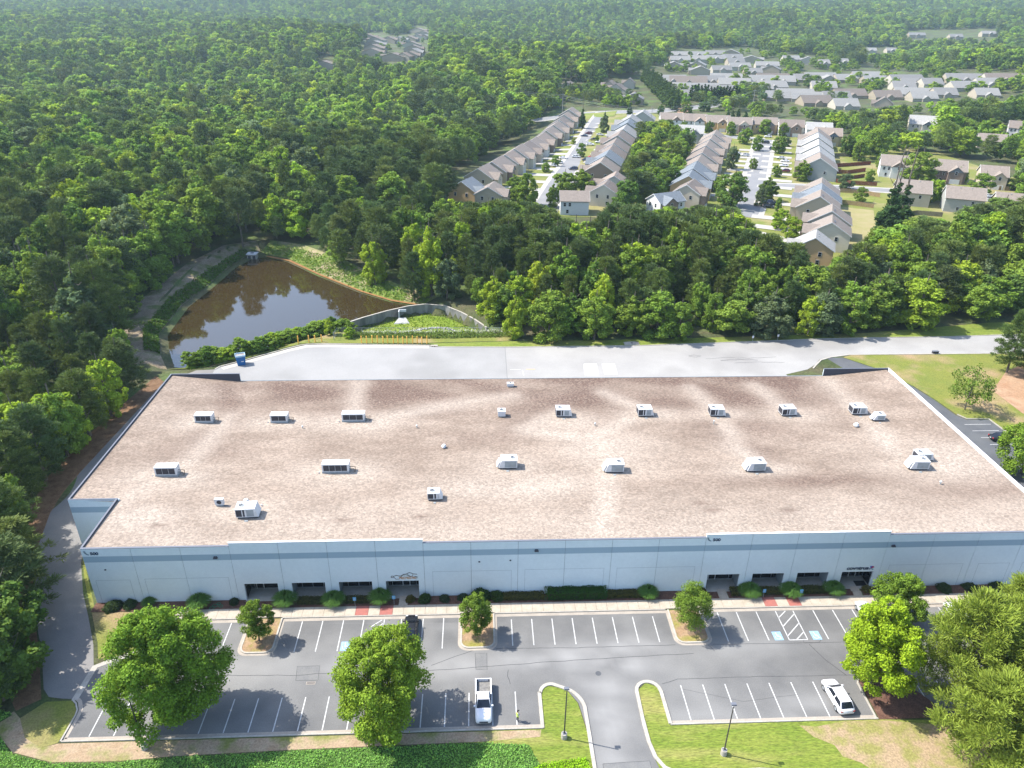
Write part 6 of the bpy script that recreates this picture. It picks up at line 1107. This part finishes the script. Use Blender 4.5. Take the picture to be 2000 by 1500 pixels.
# ------------------------------------------------------------------ the woods
KEEP = [  # parts of the picture where clearings show: no crown may stand in front of them
 [(862,382),(880,352),(930,322),(1000,280),(1050,240),(1092,210),(1098,190),(1088,180),(1085,158),(1135,158),(1180,180),(1178,152),(1262,150),(1262,130),(1300,125),(1310,96),(1450,92),(1530,104),(1560,106),(1600,108),(1660,130),(2000,138),(2000,182),(1900,186),(1860,188),(1820,196),(1740,205),(1650,214),(1560,205),(1480,196),(1445,196),(1455,215),(1470,240),(1520,232),(1590,240),(1645,262),(1650,296),(1705,322),(1718,303),(1790,300),(1990,322),(2000,330),(2000,396),(1960,398),(1900,392),(1885,420),(1800,420),(1760,420),(1700,450),(1675,475),(1640,505),(1585,500),(1560,470),(1490,446),(1460,428),(1440,400),(1395,396),(1380,398),(1275,400),(1185,390),(1160,424),(1090,420),(1062,388),(1000,392),(985,384),(930,390)],
 [(704,66),(750,62),(758,70),(800,66),(808,50),(836,52),(836,105),(800,116),(748,116),(742,104),(706,104)],[(620,112),(650,112),(650,127),(620,127)],
 [(1768,230),(1800,218),(1845,224),(1835,250),(1775,250)],[(1912,260),(1965,264),(1962,276),(1915,276)],
 [(1972,236),(2000,228),(2000,262),(1972,258)],[(1690,92),(1750,92),(1750,102),(1690,102)],[(1770,60),(1950,56),(1950,72),(1770,72)]]
def fpoly(P): return P
SITE = [(-49,40),(-52,56),(-55.5,62),(-59,67.5),(-62.8,74),(-67.4,81),(-70.2,88),(-73,96.5),(-74.6,109),(-74.6,126),(-74,148),(-79,155),(-87,165),(-90.5,178),(-92.5,200),(-90,228),(-84.5,246),(-72,250.5),(-61.5,244.5),(-47,229.5),(-32,211),(-20,200.5),(-10,196.8),(-4,191.5),(1.5,184.5),(5.5,176.5),(9,172),(30,169.2),(60,170.4),(100,172.6),(118,176),(137,180.5),(240,183),(240,40)]
s_ = 6.5; jx, jy = np.meshgrid(np.arange(-2200, 2200, s_), np.arange(42, 3000, s_)); jx = (jx+rng.uniform(-.45, .45, jx.shape)*s_).ravel(); jy = (jy+rng.uniform(-.45, .45, jy.shape)*s_).ravel()
D = np.hypot(jx, jy); k = (jy > 55) & (np.abs(jx-jy*.045) < jy*.74+26) & ~inpoly(jx, jy, SITE) & (D < 2950)
thin = np.clip(1.05-.55*sstep((D-190)/420), .42, 1); k &= rng.random(len(jx)) < thin; jx, jy, D = jx[k], jy[k], D[k]
jz = terrain(jx, jy); n_ = len(jx); lowf = np.sin(jx/41+1.1*np.sin(jy/57))*np.cos(jy/37+.8*np.sin(jx/63)); u = rng.random(n_)
edge = distpoly(jx, jy, SITE, False); belt = (jy > 170) & (jx > -5) & (jy < 300)
H = 15.2+2.8*lowf+rng.normal(size=n_)*3.1; H = np.where(belt, 11.5+.24*np.clip(edge-3, 0, 34)+rng.normal(size=n_)*1.3, H); H = np.where((jx < -50) & (jy < 160), 12.5+rng.normal(size=n_)*1.3, H); H = np.clip(H, 8, 22)
stand = np.exp(-(((jx+5)/75)**2+((jy-330)/75)**2)) ; pf = .26+.32*(lowf > .35)+.9*(stand > .45); pf = np.where(belt & (edge > 12), .58, pf); pf = np.where(belt & (edge < 6), .15, pf); pf = np.where((jx < -50) & (jy < 150), .45, pf); pf = np.where((jx > -70) & (jx < 10) & (jy > 195) & (jy < 290), .72, pf); isp = u < pf
R = np.where(isp, H*.20, H*.29)*rng.uniform(.75, 1.38, n_); R = np.where(D > 420, R*1.26, np.where(D > 200, R*1.1, R)); R = np.where(belt & (edge < 9), R*1.15, R)
def clear(H, R):
    ok = np.ones(len(jx), bool)
    for dz, sx in ((1.02, 0), (.75, -.8), (.75, .8), (.5, 0), (0, 0)):
        px, py = project(jx+R*sx, jy, jz+H*dz)
        for P in KEEP: ok &= ~inpoly(px, py, P)
    return ok
CLUMP = [[(1248,262),(1300,258),(1340,300),(1345,332),(1300,396),(1225,418),(1200,402),(1238,340),(1232,300)], [(1300,205),(1450,199),(1458,222),(1345,216),(1300,224)], [(1085,182),(1180,187),(1262,206),(1232,213),(1140,206),(1090,202)], [(1655,262),(1760,262),(1765,300),(1715,303),(1700,320),(1650,292)], [(1845,262),(1905,262),(1905,300),(1850,300)], [(1300,186),(1470,178),(1560,196),(1660,204),(1650,214),(1480,200),(1310,200)]]
bx, by = project(jx, jy, jz); inc = np.zeros(n_, bool)
for P in CLUMP: inc |= inpoly(bx, by, P)
H = np.where(inc & (D < 480), 11.5+rng.normal(size=n_)*1.5, np.where(inc, 10, H)); R = np.where(inc, H*.36, R)
ok = clear(H, R) | inc
for f in (.82, .66, .52):
    H2, R2 = H*f, R*(f**.5); o2 = clear(H2, R2) & ~ok & (D < 700); H = np.where(o2, H2, H); R = np.where(o2, R2, R); ok |= o2
px, py = project(jx, jy, jz+H); ok &= (px > -140) & (px < 2140) & (py > -120) & (py < 1700)
for hx, hy, hr in HOUSES: ok &= np.hypot(jx-hx, jy-hy) > hr+4
for q in dense([(40,572),(95,590),(140,600),(200,640)], 8): ok &= np.hypot(jx-q[0], jy-q[1]) > 11
jx, jy, jz, D, H, R, isp, edge, belt, lowf = (a[ok] for a in (jx, jy, jz, D, H, R, isp, edge, belt, lowf)); n_ = len(jx)
tn = rng.random(n_); tone_i = np.where(isp, np.where(tn < .55, 4, 5), np.where(tn < .24-.1*lowf, 0, np.where(tn < .74, 1, np.where(tn < .90, 2, np.where(tn < .94, 3, 7)))))
TN = list(TONE); TNL = ['dark green','mid green','bright yellow green','lime green','dark','olive','cypress green','greyish']
size = H/np.maximum(D, 30); ordr = np.argsort(-size); nb = npn = 0; rest = np.ones(n_, bool)
def zone(x, y):
    if y < 104: return 'beside the near side drive'
    if y < 160 and x < -50: return 'beside the far side drive'
    if x < -60 and y < 250: return 'left of the pond'
    if x < -32 and y < 300: return 'behind the pond'
    if x < -4 and y < 300: return 'right of the pond'
    for xm, nm in ((18, 'behind the basin fence'), (34, 'behind the striped pads'), (52, 'behind the drain hood'), (72, 'behind the road signs'), (98, 'behind the road curve'), (125, 'behind the meter box')):
        if x < xm: return nm
    return 'behind the right road end'
SRC = {}
for i in ordr:
    if isp[i]:
        if npn >= 205: continue
        npn += 1
    else:
        if nb >= 255: continue
        nb += 1
    rest[i] = False; x, y = float(jx[i]), float(jy[i]); e = edge[i]
    if isp[i]: me, bh, br = (P_NEAR[i % 3], 16, 3.2) if D[i] < 215 else (P_MID[i % 4], 18, 3.4)
    else: me, bh, br = (B_EDGE[i % 4], 12, 3.7) if D[i] < 235 else (B_MID[i % 6], 16, 4.4)
    zn = zone(x, y); h_ = 'very tall' if H[i] > 17.5 else 'tall' if H[i] > 15 else 'mid-height' if H[i] > 12 else 'low'; ed = 'at the edge' if e < 6 else 'one row in' if e < 12 else 'two rows in' if e < 19 else 'far in'
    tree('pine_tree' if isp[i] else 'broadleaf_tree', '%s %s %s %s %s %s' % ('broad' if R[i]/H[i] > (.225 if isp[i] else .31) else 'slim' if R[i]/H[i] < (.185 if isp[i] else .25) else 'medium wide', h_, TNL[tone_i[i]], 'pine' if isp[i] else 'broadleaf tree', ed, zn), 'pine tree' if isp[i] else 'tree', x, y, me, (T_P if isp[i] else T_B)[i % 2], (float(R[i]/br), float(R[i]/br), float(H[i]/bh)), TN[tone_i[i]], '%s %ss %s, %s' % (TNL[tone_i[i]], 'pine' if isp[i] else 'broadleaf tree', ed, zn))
# the rest of the woods: one mass, instanced on points
for k, (x, y, h, tn_) in enumerate(((-56.9,65.8,13,0),(-59.6,71.5,12,0),(-62.0,77.5,12.5,4),(-65.6,83.5,11,5),(-62.5,61,14,0),(-65,67,14,1),(-68,74,14,4),(-71,84,14,1),(-69.8,90,13,5),(-73.5,95,14,1),(-74.5,102,14,5),(-75,110,14.5,4),(-75.3,118,14,1),(-75,126,14,5),(-74.5,134,13,2),(-74.6,142,13,4))):
    ip = tn_ > 3; me, bh_, br_ = (P_NEAR[k % 3], 16, 3.2) if ip else (B_EDGE[k % 4], 12, 3.7)
    tree('pine_tree' if ip else 'broadleaf_tree', '%s %s overhanging the left side drive, %s from its near end' % (TNL[tn_], 'pine' if ip else 'broadleaf tree', (ORD+['last'])[k if k < 4 else k-3 if k > 7 else k]) if k < 4 or k > 7 else '%s %s behind the trees overhanging the near side drive, %s one' % (TNL[tn_], 'pine' if ip else 'broadleaf tree', ORD[k-4]), 'pine tree' if ip else 'tree', x, y, me, (T_P if ip else T_B)[k % 2], ((4.7 if k < 4 else 4.1)/br_,)*2+(h/bh_,), TN[tn_], 'trees overhanging the left side drive')
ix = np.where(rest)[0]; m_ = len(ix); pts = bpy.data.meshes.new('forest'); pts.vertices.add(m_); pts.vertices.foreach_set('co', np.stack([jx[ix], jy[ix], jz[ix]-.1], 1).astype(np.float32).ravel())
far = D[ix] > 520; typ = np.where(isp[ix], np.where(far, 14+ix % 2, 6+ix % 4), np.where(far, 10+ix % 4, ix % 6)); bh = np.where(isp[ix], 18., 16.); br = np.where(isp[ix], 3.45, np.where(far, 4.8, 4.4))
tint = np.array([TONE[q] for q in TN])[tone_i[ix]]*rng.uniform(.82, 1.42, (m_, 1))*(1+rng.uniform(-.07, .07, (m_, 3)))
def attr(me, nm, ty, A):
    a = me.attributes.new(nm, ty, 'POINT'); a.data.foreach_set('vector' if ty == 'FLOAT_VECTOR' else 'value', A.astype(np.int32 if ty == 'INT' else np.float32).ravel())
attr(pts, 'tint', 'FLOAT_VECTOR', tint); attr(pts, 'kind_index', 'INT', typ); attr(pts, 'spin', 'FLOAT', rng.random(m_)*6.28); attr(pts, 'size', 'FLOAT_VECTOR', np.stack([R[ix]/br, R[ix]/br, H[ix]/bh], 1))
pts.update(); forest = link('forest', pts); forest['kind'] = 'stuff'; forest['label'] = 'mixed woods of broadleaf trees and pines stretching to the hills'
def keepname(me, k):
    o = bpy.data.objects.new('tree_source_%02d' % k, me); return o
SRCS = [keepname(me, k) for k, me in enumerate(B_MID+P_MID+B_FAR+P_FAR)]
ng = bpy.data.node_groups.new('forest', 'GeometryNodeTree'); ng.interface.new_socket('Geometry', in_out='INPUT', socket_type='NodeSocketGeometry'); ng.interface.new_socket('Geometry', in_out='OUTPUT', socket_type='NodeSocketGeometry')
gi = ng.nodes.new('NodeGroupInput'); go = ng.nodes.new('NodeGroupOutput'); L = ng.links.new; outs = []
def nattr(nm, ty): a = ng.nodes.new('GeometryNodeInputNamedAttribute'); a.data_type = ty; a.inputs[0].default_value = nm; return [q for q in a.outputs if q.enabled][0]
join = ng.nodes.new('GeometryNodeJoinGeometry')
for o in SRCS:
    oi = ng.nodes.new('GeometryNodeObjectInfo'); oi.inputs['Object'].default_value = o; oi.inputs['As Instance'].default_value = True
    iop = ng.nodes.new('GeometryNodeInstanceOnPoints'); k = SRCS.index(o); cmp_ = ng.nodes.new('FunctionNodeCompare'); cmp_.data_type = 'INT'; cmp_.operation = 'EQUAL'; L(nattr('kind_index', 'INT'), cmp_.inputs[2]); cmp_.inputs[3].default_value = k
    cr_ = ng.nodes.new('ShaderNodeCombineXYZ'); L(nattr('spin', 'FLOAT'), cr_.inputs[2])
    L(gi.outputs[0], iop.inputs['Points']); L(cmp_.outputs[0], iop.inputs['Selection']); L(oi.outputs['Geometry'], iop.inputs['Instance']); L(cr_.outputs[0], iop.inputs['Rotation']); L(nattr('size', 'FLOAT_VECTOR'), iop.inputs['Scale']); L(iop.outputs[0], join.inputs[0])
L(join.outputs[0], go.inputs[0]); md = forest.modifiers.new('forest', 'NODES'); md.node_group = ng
print('forest points', m_, 'individual', nb, npn)
# small trees between the far houses
hp = np.array([(a, b, c) for a, b, c in HOUSES]); cnt = 0; tries = 0
while cnt < 240 and tries < 20000:
    tries += 1; px = random.uniform(1300, 1995); py = random.uniform(104, 186)
    if not inpoly(np.array([px]), np.array([py]), KEEP[0])[0]: continue
    if any(abs(a-px) < w_/2+1 and -7 < py-b < 9 for a, b, w_ in FAR): continue
    x, y = hit(px, py, 0)
    if np.min(np.hypot(hp[:,0]-x, hp[:,1]-y)-hp[:,2]) < 1: continue
    hgt = random.uniform(6, 11); tree('yard_tree', '%s %s yard tree, %s of the far estate, %s houses' % ('small' if hgt < 7.5 else 'medium' if hgt < 9.3 else 'large', ['mid green','dark green','bright'][cnt % 3], 'left end' if px < 1400 else 'left half' if px < 1540 else 'middle' if px < 1680 else 'right half' if px < 1830 else 'right end', 'behind the back' if py < 118 else 'among the second row' if py < 140 else 'among the middle row' if py < 158 else 'before the front'), 'tree', x, y, B_FAR[cnt % 4], None, (hgt*.38/4.8*1.3, hgt*.38/4.8*1.3, hgt/16), ['mid green','dark green','bright yellow green'][cnt % 3], '%s yard trees in the far estate' % ['mid green','dark green','bright'][cnt % 3]); cnt += 1
for k, (px, py, h) in enumerate(((760,100,9),(766,84,9),(780,95,9),(788,84,10),(744,100,10),(775,72,9),(826,84,9),(745,118,10),(700,84,10),(690,118,14),(1045,185,10),(1150,188,12),(1165,192,12),(1178,195,12),(1190,200,12),(1205,204,11),(1140,182,9),(1222,210,10),(1168,168,15),(1180,150,13),(1246,200,8),(1290,225,8))):
    x, y = hit(px, py, 0); tree('yard_tree', 'round tree %s, number %d from its left' % (('in the clearing far behind the pond' if px < 1000 else 'beyond the end of the first street'), k+1) if 0 else ['small','broad','rounded','dark','leafy'][k % 5]+' tree '+('among the houses of the clearing far behind the pond' if px < 1000 else 'near the houses beyond the end of the first street'), 'tree', x, y, B_FAR[k % 4] if px < 1000 else B_EDGE[k % 4], None, (h*.42/(4.8 if px < 1000 else 3.7),)*2+(h/(16 if px < 1000 else 12),), ['mid green','dark green'][k % 2], 'trees near the far clusters of houses')
# haze
z1 = 150
if HAZE > 0:
    hz = MB().box(-2760,-560,-9,2760,3300,z1).build('haze', None); hz['kind'] = 'stuff'; hz['label'] = 'thin pale summer haze over the woods'
    M = bpy.data.materials.new('haze'); M.use_nodes = True; nt = M.node_tree; nt.nodes.remove(nt.nodes['Principled BSDF']); v = nt.nodes.new('ShaderNodeVolumePrincipled'); v.inputs['Density'].default_value = HAZE; v.inputs['Color'].default_value = (.66,.88,1,1); v.inputs['Anisotropy'].default_value = .2
    nt.links.new(v.outputs[0], nt.nodes['Material Output'].inputs['Volume']); hz.data.materials.clear(); hz.data.materials.append(M)
